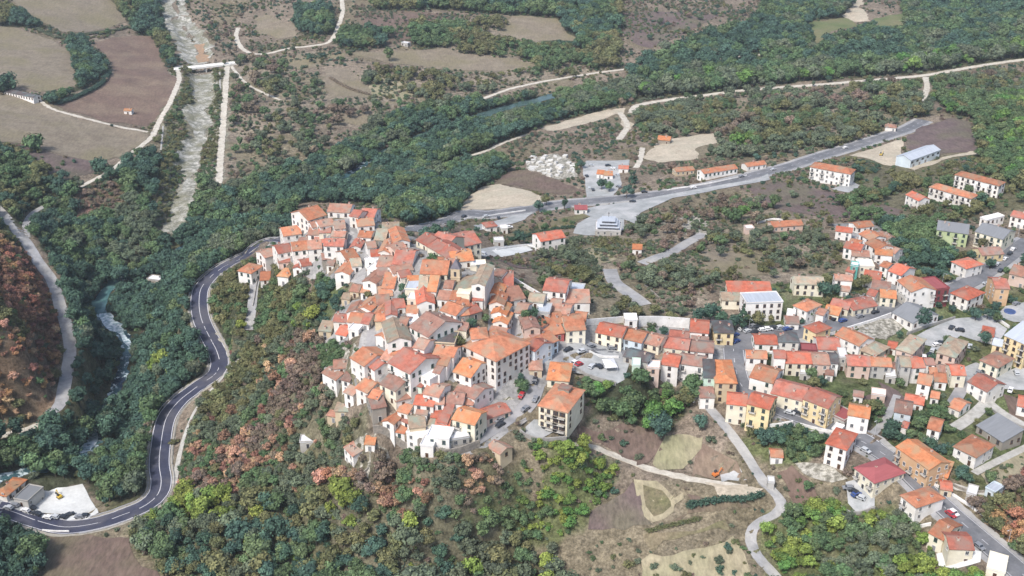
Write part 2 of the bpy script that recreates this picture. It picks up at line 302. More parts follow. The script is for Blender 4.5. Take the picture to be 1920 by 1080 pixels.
# ---------------------------------------------------------------- vegetation zones (px outline on the photo -> place on the terrain)
# name | tree density | shrub density | size lo,hi | palette | ground tone | where | outline
ZT = """westhill|.95|.5|3.2,5.6|rust2 orange2 peach2 olive4 sage2 green2|rustg|on the autumn slope by the left road|-80,430 30,450 70,510 98,560 108,600 114,660 96,740 60,790 -80,812
westtop|.95|.5|5,8|green4 olive3 dark3|forest|on the upper left slope|-80,262 40,290 110,340 145,352 85,388 52,402 40,430 -80,430
gap1|.1|.7|3,5|sage3 brown2|rustg|by the dirt patch beside the torrent|170,350 225,335 235,390 195,420 140,425 140,380
flanktop|.9|.8|3,6|green3 olive4 sage2 lime1|forest|on the green slope below town|405,505 520,475 545,520 600,560 600,640 520,610 450,650 395,600
gorge|1|.3|6,10|dark5 green3 sage2|forest|in the gorge wood|90,400 150,350 240,295 300,300 290,440 330,445 345,430 430,440 520,440 505,450 393,520 368,560 370,640 400,690 340,740 290,820 285,900 260,940 195,955 160,903 60,915 -80,900 -80,830 60,803 112,765 142,660 135,590 104,505 60,440 55,405
riverwood|1|.2|6,9.5|dark4 green4 sage2|forest|in the riverside wood|330,445 350,380 400,348 440,352 520,330 620,290 700,235 800,205 900,195 1000,182 1180,160 1190,190 1150,200 1060,222 1015,238 910,280 820,318 940,300 960,320 920,345 860,390 870,405 760,424 705,385 560,380 520,450
poplars|1|.2|10,13|green4 sage3 bright1|forest|in the tall row along the long pale road|1200,190 1190,172 1330,152 1480,137 1730,119 1920,92 2050,78 2050,98 1730,136 1480,157
farwood|1|.1|8,12|dark5 green3 sage1|forest|in the far right wood|1190,130 1290,82 1420,45 1450,-60 1620,-60 1600,30 1520,40 1530,82 1600,60 1690,50 1690,-60 2050,-60 2050,98 1730,136 1480,157 1190,190 1170,160
topwood|.95|.2|8,12|dark3 green4 olive2|forest|in the top centre wood|700,-60 1170,-60 1160,90 1120,100 1020,90 960,30 850,20 700,20
topwood2|.6|.3|7,10|green3 olive4|scrub|beside the top fields|930,40 1160,90 1160,130 980,140 820,110 820,60
hedge1|.9|.3|7,11|dark3 green4 olive2|forest|along the upper torrent|200,-60 292,-60 305,40 318,80 328,128 300,125 262,70 240,40 205,40
hedge2|.9|.3|7,10|dark5 green2|forest|in the top left hedge|128,75 160,75 175,115 205,118 200,145 95,200 75,190 140,165
hedge3|.9|.3|6,9|dark3 olive3|forest|in the far left hedge|-60,12 30,15 80,35 78,55 -60,50
clump1|.9|.3|8,11|dark4 green3|forest|by the curving white track|555,20 625,15 628,62 600,72 556,62
hedge4|.85|.3|7,10|green4 dark3 olive2|forest|beside the top track|630,55 700,60 740,60 720,90 640,95 625,80
hedge5|.9|.3|8,11|green3 olive3|forest|in the upper tree belt|775,50 900,50 940,60 940,100 850,105 775,85
scrubtop|.2|.55|5,8|olive3 sage4 green2 brown2|scrub|on scrubland near the bridge|440,115 520,108 560,150 640,140 800,110 1000,130 1180,132 1000,165 905,190 790,200 700,235 640,240 600,290 520,330 432,342
torrent|.1|.9|3,5|olive4 green2|gravelg|on the gravel river banks|300,130 430,130 420,345 400,350 350,440 290,440 300,290
flankaut|.93|.95|3,5.4|olive4 sage5 green3 rust1 peach2 brown3|scrubdk|on the autumn hillside|395,600 450,650 520,610 600,640 600,700 625,760 700,835 850,862 930,868 960,900 880,985 760,990 560,960 470,930 400,940 340,920 330,850 360,780 432,690 400,650
bottomwood|.95|.8|5,8.5|green5 dark2 olive2 sage2 lime1|scrubdk|in the bottom centre wood|225,975 330,925 400,940 470,930 560,960 760,990 880,985 960,1000 1060,1080 1100,1250 240,1250 290,1078 250,1010
cornerwood|1|.5|7,10|green4 dark4|forest|in the bottom left corner|-80,975 40,975 75,1005 90,1250 -80,1250
brightscrub|.85|1|2.6,4.8|bright5 lime2 green3|scrubgr|in bright scrub below the farm track|940,870 1090,838 1160,885 1120,950 1060,1010 980,1010 880,985 960,900
thicket|.85|.8|3.2,6|bright4 lime2 green3 sage3|scrubgr|in the bottom right thicket|1440,962 1560,945 1640,955 1720,990 1760,1060 1850,1100 1900,1250 1460,1250 1430,1080 1420,1000
garden|.95|.5|5.5,8.5|dark3 green4 bright1 olive2|forest|in the garden wood|1090,700 1200,700 1290,725 1305,750 1262,808 1205,822 1165,790 1078,785 1085,740
midhill|.15|.6|3.5,6|olive3 sage5 green1 brown3|scrub|on the scrubby middle slope|930,485 1000,480 1100,430 1200,405 1400,378 1560,425 1590,500 1480,525 1350,535 1290,595 1100,595 1070,560 1010,520
farscrub|.38|.6|5,8.5|green3 olive3 sage5 brown1|scrub|below the long pale road|1190,205 1480,168 1730,152 2050,130 2050,180 1740,190 1740,240 1560,285 1400,298 1260,290 1200,262
rightgreen|.85|.5|6,9|bright2 green5 olive2|forest|in the right edge wood|1740,185 2050,160 2050,400 1960,380 1860,330 1830,290 1830,228 1780,215
rightmid|.3|.6|4,7|green3 olive3 dark2|scrubdk|near the right apartment blocks|1600,300 1830,290 1950,390 1850,395 1760,430 1640,420 1560,400 1600,340
backtrees|.95|.5|4.5,7|dark5 green3|forest|below the green apartment block|1640,415 1750,440 1790,480 1785,535 1740,500 1690,500 1660,450
rgarden|.6|.6|3,5.5|green5 dark2 olive2|scrubgr|in the lower right gardens|1640,750 1770,735 1800,800 1740,830 1650,838 1640,800
rgarden2|.65|.5|3.5,6|green4 olive3 dark2|scrubgr|behind the long cream terrace|1450,695 1590,735 1640,705 1690,725 1650,790 1560,770 1490,725
rgarden3|.6|.6|3,5|green4 dark3 olive2|scrubgr|on the main street bank|1385,795 1450,790 1545,795 1550,850 1500,880 1450,850 1405,830
righthill|.85|.9|3,5.5|rust3 brown3 olive3 orange2|rustg|in the bottom right corner|1815,945 1900,900 2050,880 2050,1250 1960,1100 1900,1040 1850,985
oldgreen|.8|.5|3,5|dark4 green3|forest|below the orange-roofed palace|885,695 955,700 985,715 975,760 935,785 895,770
oldgreen2|.8|.5|3,5|green4 dark3|scrubgr|left of the old lanes|590,525 650,530 660,570 620,600 600,640 590,580
oldgreen3|.5|.7|2.5,4|dark4 green3|scrubdk|among the lower left houses|600,640 690,650 660,700 640,760 610,770 600,700
outerright|.6|.5|5,8|green4 olive3 dark2|scrub|beyond the right edge|2050,-60 2700,-60 2700,1250 2050,1250
outerleft|.7|.5|5,8|green4 olive3 dark2|scrub|beyond the left edge|-80,262 -700,262 -700,1250 -80,1250
townfill|.1|.3|2.6,4.5|green4 dark2 olive2|scrubgr|among the right-hand houses|1400,540 2050,430 2050,950 1850,940 1640,800 1400,740
"""
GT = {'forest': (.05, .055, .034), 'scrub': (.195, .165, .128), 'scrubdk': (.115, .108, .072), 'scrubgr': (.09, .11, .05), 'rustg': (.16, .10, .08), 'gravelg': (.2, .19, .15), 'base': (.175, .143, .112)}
ZONES = []
for ln in ZT.strip().split('\n'):
    nm, td, sdn, sz, pal, gt, where, pts = ln.split('|')
    px = [tuple(map(float, p.split(','))) for p in pts.split()]
    W = [tuple(unproj(*p)[:2]) for p in px]
    pl = []
    for w in pal.split(): pl += [w[:-1]]*int(w[-1])
    ZONES.append(dict(name=nm, td=float(td), sd=float(sdn), sz=tuple(map(float, sz.split(','))), pal=pl, gt=gt, where=where, W=W))
# ---------------------------------------------------------------- the ground sheet
ZID = np.full(XX.shape, -1)
jx = (vnoise(XX, YY, 9, 5)-.5)*12; jy = (vnoise(XX, YY, 9, 6)-.5)*12
for i in range(len(ZONES)-1, -1, -1): ZID[inpoly(XX+jx, YY+jy, ZONES[i]['W'])] = i
colr = np.zeros(XX.shape+(3,)); colr[:] = GT['base']
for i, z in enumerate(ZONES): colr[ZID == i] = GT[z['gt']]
n1 = vnoise(XX, YY, 14, 7); n2 = vnoise(XX, YY, 45, 8)
colr *= (0.75+.5*n1)[..., None]
colr = colr*(1-.35*(n2 > .6)[..., None]) + .35*(n2 > .6)[..., None]*np.array((.11, .105, .05))
ny, nx = XX.shape
me = bpy.data.meshes.new('ground'); V = np.stack((XX, YY, H), -1).reshape(-1, 3)
idx = np.arange(ny*nx).reshape(ny, nx); F = np.stack((idx[:-1, :-1], idx[:-1, 1:], idx[1:, 1:], idx[1:, :-1]), -1).reshape(-1, 4)
me.vertices.add(len(V)); me.vertices.foreach_set('co', V.ravel()); me.loops.add(F.size); me.loops.foreach_set('vertex_index', F.ravel().astype(np.int32))
me.polygons.add(len(F)); me.polygons.foreach_set('loop_start', np.arange(0, F.size, 4, dtype=np.int32)); me.polygons.foreach_set('loop_total', np.full(len(F), 4, np.int32))
me.update(calc_edges=True); me.shade_smooth()
ca = me.color_attributes.new('gcol', 'FLOAT_COLOR', 'POINT'); ca.data.foreach_set('color', np.concatenate((colr.reshape(-1, 3), np.ones((ny*nx, 1))), 1).ravel())
m = bpy.data.materials.new('ground_soil'); m.use_nodes = True; t = m.node_tree; L = t.links; b = t.nodes['Principled BSDF']; b.inputs['Roughness'].default_value = 1; b.inputs['Specular IOR Level'].default_value = .05
at = nd(t, 'ShaderNodeAttribute', attribute_name='gcol'); tc = nd(t, 'ShaderNodeTexCoord')
def noise(t, src, sc, de=5, ro=.65):
    n = nd(t, 'ShaderNodeTexNoise'); n.inputs['Scale'].default_value = sc; n.inputs['Detail'].default_value = de; n.inputs['Roughness'].default_value = ro; t.links.new(src, n.inputs['Vector']); return n.outputs[0]
na = noise(t, tc.outputs['Object'], .35); nb = noise(t, tc.outputs['Object'], .06)
mr = nd(t, 'ShaderNodeMapRange'); mr.inputs[1].default_value = .3; mr.inputs[2].default_value = .7; mr.inputs[3].default_value = .45; mr.inputs[4].default_value = 1.6; L.new(na, mr.inputs[0])
vm = nd(t, 'ShaderNodeVectorMath', operation='SCALE'); L.new(at.outputs['Color'], vm.inputs[0]); L.new(mr.outputs[0], vm.inputs['Scale'])
r2 = nd(t, 'ShaderNodeMapRange'); r2.inputs[1].default_value = .5; r2.inputs[2].default_value = .68; r2.inputs[4].default_value = .5; L.new(nb, r2.inputs[0])
mx = nd(t, 'ShaderNodeMix', data_type='RGBA'); mx.inputs[7].default_value = (.2, .172, .13, 1); L.new(r2.outputs[0], mx.inputs[0]); L.new(vm.outputs[0], mx.inputs[6])
nf = noise(t, tc.outputs['Object'], 1.1, 6, .75); rf = nd(t, 'ShaderNodeMapRange'); rf.inputs[1].default_value = .35; rf.inputs[2].default_value = .65; rf.inputs[3].default_value = .55; rf.inputs[4].default_value = 1.5; L.new(nf, rf.inputs[0]); v2 = nd(t, 'ShaderNodeVectorMath', operation='SCALE'); L.new(mx.outputs[2], v2.inputs[0]); L.new(rf.outputs[0], v2.inputs['Scale']); L.new(v2.outputs[0], b.inputs['Base Color'])
bp = nd(t, 'ShaderNodeBump'); bp.inputs['Strength'].default_value = .6; bp.inputs['Distance'].default_value = .5; L.new(nf, bp.inputs['Height']); L.new(bp.outputs[0], b.inputs['Normal'])
me.materials.append(m)
tag(link('ground', me), kind='structure')

# ---------------------------------------------------------------- strips (roads, water) and draped patches
MR = {
 'asphalt': mat('asphalt_dark', (.05, .055, .09), (.038, .042, .068), .15, .8, c3=(.085, .085, .105), grain=.12),
 'asphaltgrey': mat('asphalt_grey', (.16, .165, .18), (.12, .125, .135), .2, .85, c3=(.2, .2, .21), grain=.12),
 'greyroad': mat('road_grey', (.33, .33, .34), (.24, .24, .24), .25, .9, c3=(.38, .37, .35), grain=.12),
 'concrete': mat('concrete_pale', (.45, .44, .41), (.34, .33, .3), .4, .9, grain=.12),
 'dirt': mat('dirt_white', (.56, .53, .46), (.42, .38, .32), .3, 1, grain=.12),
 'pave': mat('paving_stone', (.28, .28, .29), (.19, .19, .2), .35, .9, c3=(.34, .33, .33), grain=.12),
 'line': mat('road_paint', (.6, .6, .62), (.5, .5, .52), 1, .7),
 'verge': mat('verge', (.36, .34, .3), (.27, .25, .2), .6, 1),
}
def offs(L):
    T = np.gradient(L[:, :2], axis=0); T /= np.linalg.norm(T, axis=1)[:, None]+1e-9
    return np.stack((-T[:, 1], T[:, 0]), 1)
def strip(name, L, w, m, lift, skirt=.6, off=0.0, parent=None, jit=0.0, conform=True):
    N = offs(L); mb = MB(); n = len(L); V = []
    lat = [-w/2, -w/6, w/6, w/2] if w > 1 else [-w/2, w/2]
    for i in range(n):
        for k, a in enumerate(lat):
            aa = a + off
            if jit and k in (0, len(lat)-1): aa += (random.random()-.5)*jit
            x = L[i, 0]+N[i, 0]*aa; y = L[i, 1]+N[i, 1]*aa
            V.append((x, y, float(hgt(x, y))+lift))
    c = len(lat); F = [(i*c+k, i*c+k+1, (i+1)*c+k+1, (i+1)*c+k) for i in range(n-1) for k in range(c-1)]
    if skirt:
        for k in (0, c-1):
            b0 = len(V); V += [(V[i*c+k][0], V[i*c+k][1], V[i*c+k][2]-skirt) for i in range(n)]
            for i in range(n-1): F.append((i*c+k, (i+1)*c+k, b0+i+1, b0+i))
    mb.v = V; mb.f = F; mb.m = [0]*len(F)
    me = bpy.data.meshes.new(name); me.from_pydata(V, [], F); me.materials.append(m)
    # top faces must look up
    if me.polygons[0].normal.z < 0: me.flip_normals()
    return link(name, me, parent)
NAMES = {'dirt': 'dirt_track', 'greyroad': 'road', 'asphalt': 'road', 'asphaltgrey': 'road', 'concrete': 'path', 'pave': 'street'}
for nm, r in ROADS.items():
    Lr = r['L']; w = r['w']; kd = r['kind']; lift = .3 if kd in ('asphalt', 'asphaltgrey') else .26
    if nm in ('main', 'avenue', 'highway', 'hairpin'):
        tag(strip('road_verge', Lr, w+(5 if nm != 'hairpin' else 3), MR['verge'] if nm == 'hairpin' else MR['greyroad'], .14, .5, jit=.5), kind='structure')
    jit = .9 if kd == 'dirt' else 0
    tag(strip(NAMES[kd], Lr, w, MR[kd], lift, jit=jit), kind='structure')
    if nm == 'hairpin':
        for o_ in (-w/2+.35, w/2-.35): tag(strip('road_marking', Lr, .3, MR['line'], .34, 0, off=o_), kind='structure')
        tag(strip('road_marking', Lr, .28, MR['line'], .34, 0, off=0), kind='structure')
    if nm in ('main', 'highway'):
        for o_ in (-w/2+.4, w/2-.4): tag(strip('road_marking', Lr, .2, MR['line'], .34, 0, off=o_), kind='structure')
        mb = MB()
        for i in range(0, len(Lr)-2, 3):
            N = offs(Lr); p0 = Lr[i]; p1 = Lr[i+1]; q = [(p0[0]-N[i, 0]*.1, p0[1]-N[i, 1]*.1), (p1[0]-N[i, 0]*.1, p1[1]-N[i, 1]*.1), (p1[0]+N[i, 0]*.1, p1[1]+N[i, 1]*.1), (p0[0]+N[i, 0]*.1, p0[1]+N[i, 1]*.1)]
            mb.poly([(x, y, float(hgt(x, y))+.345) for x, y in q])
        tag(link('road_marking', mb.mesh('road_marking', MR['line'])), kind='structure')
    N = offs(Lr)
    for i in range(0, len(Lr)): keep_disc(Lr[i, 0], Lr[i, 1], w/2+1.2)
    lo = 1.0 if nm in ('hairpin', 'west', 'main', 'avenue', 'highway') else .8
    e1 = Lr[:, :2]+N*w/2*lo; e2 = Lr[:, :2]-N*w/2*lo
    for i in range(len(Lr)-1):
        q = []
        for e, k in ((e1, i), (e1, i+1), (e2, i+1), (e2, i)):
            X, Y, _ = project((e[k, 0], e[k, 1], float(hgt(*e[k])))); q.append((float(X), float(Y)))
        open_poly(q)
# water
def wmat(name, deep, pale, foam, f0, f1):
    m = bpy.data.materials.new(name); m.use_nodes = True; t = m.node_tree; L = t.links; b = t.nodes['Principled BSDF']; b.inputs['Roughness'].default_value = .25
    tc = nd(t, 'ShaderNodeTexCoord'); a = noise(t, tc.outputs['Object'], .05); c = noise(t, tc.outputs['Object'], .22, 6, .7)
    r1 = nd(t, 'ShaderNodeMapRange'); r1.inputs[1].default_value = .4; r1.inputs[2].default_value = .6; L.new(a, r1.inputs[0])
    r2 = nd(t, 'ShaderNodeMapRange'); r2.inputs[1].default_value = f0; r2.inputs[2].default_value = f1; L.new(c, r2.inputs[0])
    x1 = nd(t, 'ShaderNodeMix', data_type='RGBA'); x1.inputs[6].default_value = (*deep, 1); x1.inputs[7].default_value = (*pale, 1); L.new(r1.outputs[0], x1.inputs[0])
    x2 = nd(t, 'ShaderNodeMix', data_type='RGBA'); x2.inputs[7].default_value = (*foam, 1); L.new(r2.outputs[0], x2.inputs[0]); L.new(x1.outputs[2], x2.inputs[6]); L.new(x2.outputs[2], b.inputs['Base Color'])
    bp = nd(t, 'ShaderNodeBump'); bp.inputs['Strength'].default_value = .5; L.new(c, bp.inputs['Height']); L.new(bp.outputs[0], b.inputs['Normal'])
    return m
MW = wmat('river_water', (.012, .022, .045), (.07, .15, .16), (.6, .7, .72), .54, .6)
MWf = wmat('river_water_upper', (.05, .09, .085), (.08, .13, .125), (.3, .35, .34), .6, .7)
for nm, (w, Lr) in LINES.items():
    o = tag(strip('river', Lr, w, MW if nm == 'gorge' else MWf, .25, .4, jit=3), kind='structure')
    for i in range(len(Lr)): keep_disc(Lr[i, 0], Lr[i, 1], w/2-.5)
    N = offs(Lr)
    for i in range(len(Lr)-1):
        X, Y, _ = project((Lr[i, 0], Lr[i, 1], float(hgt(Lr[i, 0], Lr[i, 1]))))
        vis = (180 < Y < 300 and X > 900) or (535 < Y < 650 and X < 300) or (810 < Y < 845 and X < 300) or (660 < Y < 735 and X < 300) or (300 < Y < 335 and 640 < X < 700)
        if vis:
            q = []
            for s_, k in ((1, i), (1, i+1), (-1, i+1), (-1, i)):
                e = Lr[k, :2]+N[k]*s_*w/2; a, b2, _ = project((e[0], e[1], float(hgt(*e)))); q.append((float(a), float(b2)))
            open_poly(q)

PATCH = {
 'tanfield': mat('field_tan', (.235, .2, .15), (.175, .145, .11), .12, 1, c3=(.19, .165, .105), scale3=.025, grain=0.22, furrow=0.3),
 'brownfield': mat('field_brown', (.16, .115, .095), (.12, .088, .074), .15, 1, c3=(.15, .125, .085), scale3=.035, grain=0.3, furrow=0.3),
 'redfield': mat('field_red', (.175, .122, .098), (.135, .095, .076), .1, 1, c3=(.205, .155, .115), scale3=.03, grain=0.25, furrow=0.35),
 'mauve': mat('field_mauve', (.15, .112, .106), (.11, .083, .08), .12, 1, c3=(.13, .115, .085), scale3=.035, grain=0.3, furrow=0.3),
 'green': mat('meadow', (.13, .16, .07), (.10, .13, .055), .1, 1, c3=(.17, .16, .09), scale3=.02, grain=0.25, furrow=1),
 'olive': mat('grass_olive', (.15, .145, .075), (.11, .10, .06), .2, 1, c3=(.2, .165, .11), scale3=.05, grain=0.35, furrow=1),
 'sand': mat('sand', (.48, .42, .33), (.36, .31, .24), .12, 1, c3=(.4, .36, .28), grain=0.22, furrow=1),
 'straw': mat('straw_field', (.33, .29, .2), (.25, .22, .15), .15, 1, c3=(.24, .23, .14), scale3=.04, grain=0.25, furrow=0.25),
 'gravel': mat('gravel_bed', (.46, .45, .41), (.2, .2, .17), .22, 1, detail=8, c3=(.19, .185, .13), scale3=.07, lo=.4, hi=.56, grain=0.4, furrow=1),
 'yard': mat('yard_grey', (.36, .37, .37), (.27, .28, .28), .2, .9, c3=(.42, .42, .42), grain=0.12, furrow=1),
 'whiteyard': mat('yard_white', (.62, .63, .62), (.5, .51, .5), .12, .9, grain=0.08, furrow=1),
 'town': mat('town_paving', (.27, .265, .26), (.16, .16, .16), .3, .95, c3=(.34, .33, .32), grain=0.25, furrow=1),
 'asph': MR['asphaltgrey'],
 'rubble': mat('rubble', (.4, .38, .33), (.16, .15, .12), .5, 1, detail=8, lo=.42, hi=.58, grain=0.4, furrow=1),
 'foam': mat('white_water', (.75, .8, .82), (.2, .32, .36), .5, .3, detail=7, lo=.4, hi=.6),
 'pool': mat('pool_water', (.13, .24, .235), (.05, .12, .13), .12, .15, spec=.5),
 'clay': mat('orange_clay', (.36, .24, .15), (.27, .19, .13), .3, 1),
}
# kind | object name | lift | keep trees off | outline
PT = """tanfield|field|.10|1|-60,45 30,52 100,75 130,100 140,135 145,160 75,172 40,165 -60,148
tanfield|field|.10|1|30,-60 200,-60 205,0 238,40 170,58 120,60 60,30 20,0
redfield|field|.10|1|175,80 225,68 285,68 310,120 330,150 328,175 300,215 278,238 200,228 115,205 100,196 140,185 205,150 208,120
tanfield|field|.10|1|-60,172 65,182 110,212 200,235 270,250 262,272 240,285 205,298 170,300 110,290 60,270 -60,262
mauve|field|.10|0|20,268 110,292 170,302 175,325 120,345 60,300
tanfield|field|.10|0|515,112 600,96 650,100 640,120 560,130
tanfield|field|.10|1|605,132 650,130 690,170 690,182 612,184
tanfield|field|.10|0|620,195 760,190 765,215 680,235 615,225
brownfield|field|.10|0|640,30 790,20 860,40 780,60 770,85 700,75 690,50
tanfield|field|.10|1|655,100 820,92 960,110 1010,122 930,135 830,128 720,118
straw|field|.12|0|690,138 760,140 780,170 755,190 700,180
tanfield|field|.10|1|960,30 1040,35 1080,75 1000,78 940,65
tanfield|field|.12|1|480,35 500,28 545,45 560,68 525,72 480,58
mauve|field|.10|0|1160,18 1250,22 1345,28 1310,50 1260,75 1220,92 1185,80 1165,55
green|meadow|.10|1|1520,40 1600,32 1605,50 1560,60 1530,85 1522,60
green|meadow|.10|1|1640,36 1695,26 1690,48 1650,50
sand|sand_patch|.12|1|1580,30 1600,5 1612,-20 1622,-10 1615,15 1632,40 1600,42
mauve|field|.10|1|1700,262 1730,238 1785,222 1825,232 1828,285 1760,292 1705,278
sand|sand_lot|.13|1|1595,292 1650,275 1690,262 1690,285 1700,300 1670,312 1650,305
sand|sand_lot|.12|1|1700,315 1770,292 1830,284 1835,290 1770,302 1712,322
sand|sand_lot|.12|1|875,370 905,350 940,345 1000,360 1020,372 985,386 930,393 865,396
brownfield|field|.10|1|925,345 950,318 990,320 1060,345 1100,358 1050,366 990,355
rubble|rubble_heap|.14|1|985,315 1000,296 1040,290 1070,300 1080,330 1050,338 1020,328
yard|yard|.14|1|1092,312 1100,302 1180,300 1178,312 1160,318 1165,345 1150,368 1100,370 1095,330
sand|sand_lot|.12|1|1015,240 1080,222 1140,206 1165,212 1140,222 1100,230 1070,242 1030,245
sand|sand_lot|.12|1|1150,206 1165,204 1185,235 1182,246 1168,236
sand|sand_lot|.1|1|1210,295 1235,268 1260,262 1340,250 1345,268 1310,280 1308,298 1240,305
yard|road_junction|.2|1|1080,395 1160,382 1300,357 1420,336 1440,326 1444,338 1330,360 1260,372 1200,400 1190,420 1165,410 1120,412
yard|yard|.18|1|1075,438 1082,420 1110,405 1130,402 1170,412 1172,430 1140,442 1100,442
olive|grass_strip|.1|0|910,440 1000,420 1100,400 1130,400 1090,412 1060,430 1000,440 925,455
yard|yard|.2|1|880,470 930,462 1010,455 1015,462 940,474 905,482
whiteyard|yard|.22|1|922,470 985,461 1000,470 940,483
mauve|field|.1|0|930,485 1010,470 1090,470 1085,495 1000,505 960,500
yard|yard|.14|1|888,423 960,405 1000,398 985,412 940,425 900,432
mauve|field|.1|0|1400,348 1480,338 1580,365 1690,395 1690,412 1600,410 1480,400 1420,385
tanfield|field|.1|0|1190,500 1280,470 1420,480 1480,510 1400,520 1280,500
yard|yard|.14|1|1558,355 1600,342 1615,350 1590,362
gravel|gravel_riverbed|.14|1|292,-60 316,-60 326,20 352,62 372,95 392,118 350,118 332,88 310,50
gravel|gravel_riverbed|.12|1|320,-60 332,-60 350,30 385,60 400,85 395,110 372,92 345,50
clay|clay_bank|.2|1|366,84 380,84 392,115 372,118
gravel|gravel_riverbed|.14|1|352,135 398,135 402,180 392,205 398,235 380,270 366,310 372,345 355,385 350,415 318,440 300,432 328,405 330,365 342,330 335,290 352,250 345,215 362,190 356,160
pool|river_pool|.3|1|210,522 228,530 212,548 204,562 192,585 176,590 166,578 178,555 195,535
foam|river_rapids|.32|1|188,592 202,588 212,602 226,612 238,628 246,648 238,654 226,638 212,626 196,610
foam|river_rapids|.32|1|170,812 186,810 184,826 168,842 150,852 144,846 160,832
whiteyard|parking_lot|.16|1|36,950 60,928 155,908 168,930 185,962 165,973 90,975 50,972
yard|parking_lot|.14|1|-60,920 30,938 50,972 20,968 -60,955
brownfield|field|.1|1|82,1012 130,1008 240,1012 262,1040 292,1072 275,1250 95,1250
town|town_paving|.02|0|500,480 535,440 560,400 620,392 700,398 765,438 860,480 905,505 960,545 1010,575 1060,590 1110,605 1120,612 1100,650 1070,670 1010,740 990,790 900,850 840,860 760,830 700,800 690,740 640,720 600,700 610,620 640,570 700,560 690,540 640,530 560,510
yard|piazza|.2|1|1050,650 1100,640 1165,660 1180,680 1170,712 1150,725 1100,705 1075,700 1060,690
yard|parking_lot|.2|1|985,800 1005,785 1070,800 1065,822 1010,826 985,815
brownfield|field|.1|0|1078,788 1160,795 1240,812 1240,838 1195,868 1130,840 1080,815
straw|field|.12|1|1232,858 1255,828 1275,818 1325,824 1300,855 1280,888 1232,882
redfield|field|.1|1|1325,826 1380,868 1402,900 1395,908 1285,892 1305,855
sand|sand_patch|.24|1|1320,905 1400,908 1432,918 1410,930 1370,938 1345,932
yard|sand_patch|.2|1|1350,890 1385,880 1400,905 1350,905
mauve|field|.1|1|1108,965 1150,932 1185,905 1196,925 1208,968 1225,985 1170,995 1110,992
straw|field_edge|.1|1|1188,902 1230,905 1290,925 1288,940 1265,970 1225,980 1205,972 1198,930
olive|field|.13|1|1205,912 1280,930 1262,962 1225,970 1210,950
brownfield|field|.1|1|1290,918 1345,935 1410,945 1320,970 1235,985 1268,968 1290,940
olive|field|.1|1|1205,1005 1290,985 1360,975 1370,1000 1290,1015 1225,1035
straw|field|.1|0|1200,1045 1300,1020 1375,1005 1400,1040 1420,1250 1180,1250
redfield|field|.1|0|1455,880 1490,870 1530,915 1535,945 1495,948 1470,910
yard|parking_lot|.2|1|1585,905 1605,900 1640,930 1640,950 1605,962 1590,945
concretep|yard|.2|1|1755,1040 1840,1035 1838,1055 1790,1068 1760,1062
straw|field|.1|0|1838,890 1930,842 1980,860 1980,905 1900,915 1850,910
asph|road_junction|.2|1|1355,660 1375,625 1390,612 1490,612 1500,622 1480,640 1415,655 1390,665
rubble|rubble_heap|.2|1|1612,622 1640,602 1690,598 1700,612 1660,640
yard|parking_lot|.2|1|1700,640 1740,618 1790,598 1850,592 1890,618 1870,650 1830,640 1800,630 1760,660 1745,650
yard|parking_lot|.2|1|1870,592 1885,575 1960,560 1960,605 1900,605
yard|yard|.15|1|1806,690 1830,680 1880,700 1960,665 1960,730 1880,730 1815,715
yard|yard|.15|1|1478,620 1500,640 1560,635 1640,612 1640,640 1600,660 1500,665 1440,665
mauve|field|.1|0|1620,745 1650,715 1690,745 1655,790 1625,770
rubble|rock_outcrop|.05|1|900,742 955,735 985,752 965,780 925,800 905,775
rubble|rock_outcrop|.05|0|655,838 720,845 740,870 690,895 650,870
rubble|rock_outcrop|.05|0|600,648 660,650 690,690 640,700 600,690
straw|field|.1|0|1075,470 1130,462 1160,478 1120,500 1080,495
rubble|rubble_heap|.1|0|1240,415 1300,405 1340,425 1330,450 1270,440
rubble|rubble_heap|.1|1|1490,865 1560,870 1590,900 1560,905 1500,890
town|town_paving|.02|0|1100,610 1340,600 1350,640 1400,665 1380,730 1330,740 1240,690 1160,665 1110,640
town|town_paving|.02|0|1560,420 1640,415 1740,530 1740,560 1660,575 1560,600 1600,560 1640,530 1600,480
brownfield|field|.1|1|1880,740 1960,760 1960,830 1880,800
"""
PATCH['concretep'] = PATCH['whiteyard']
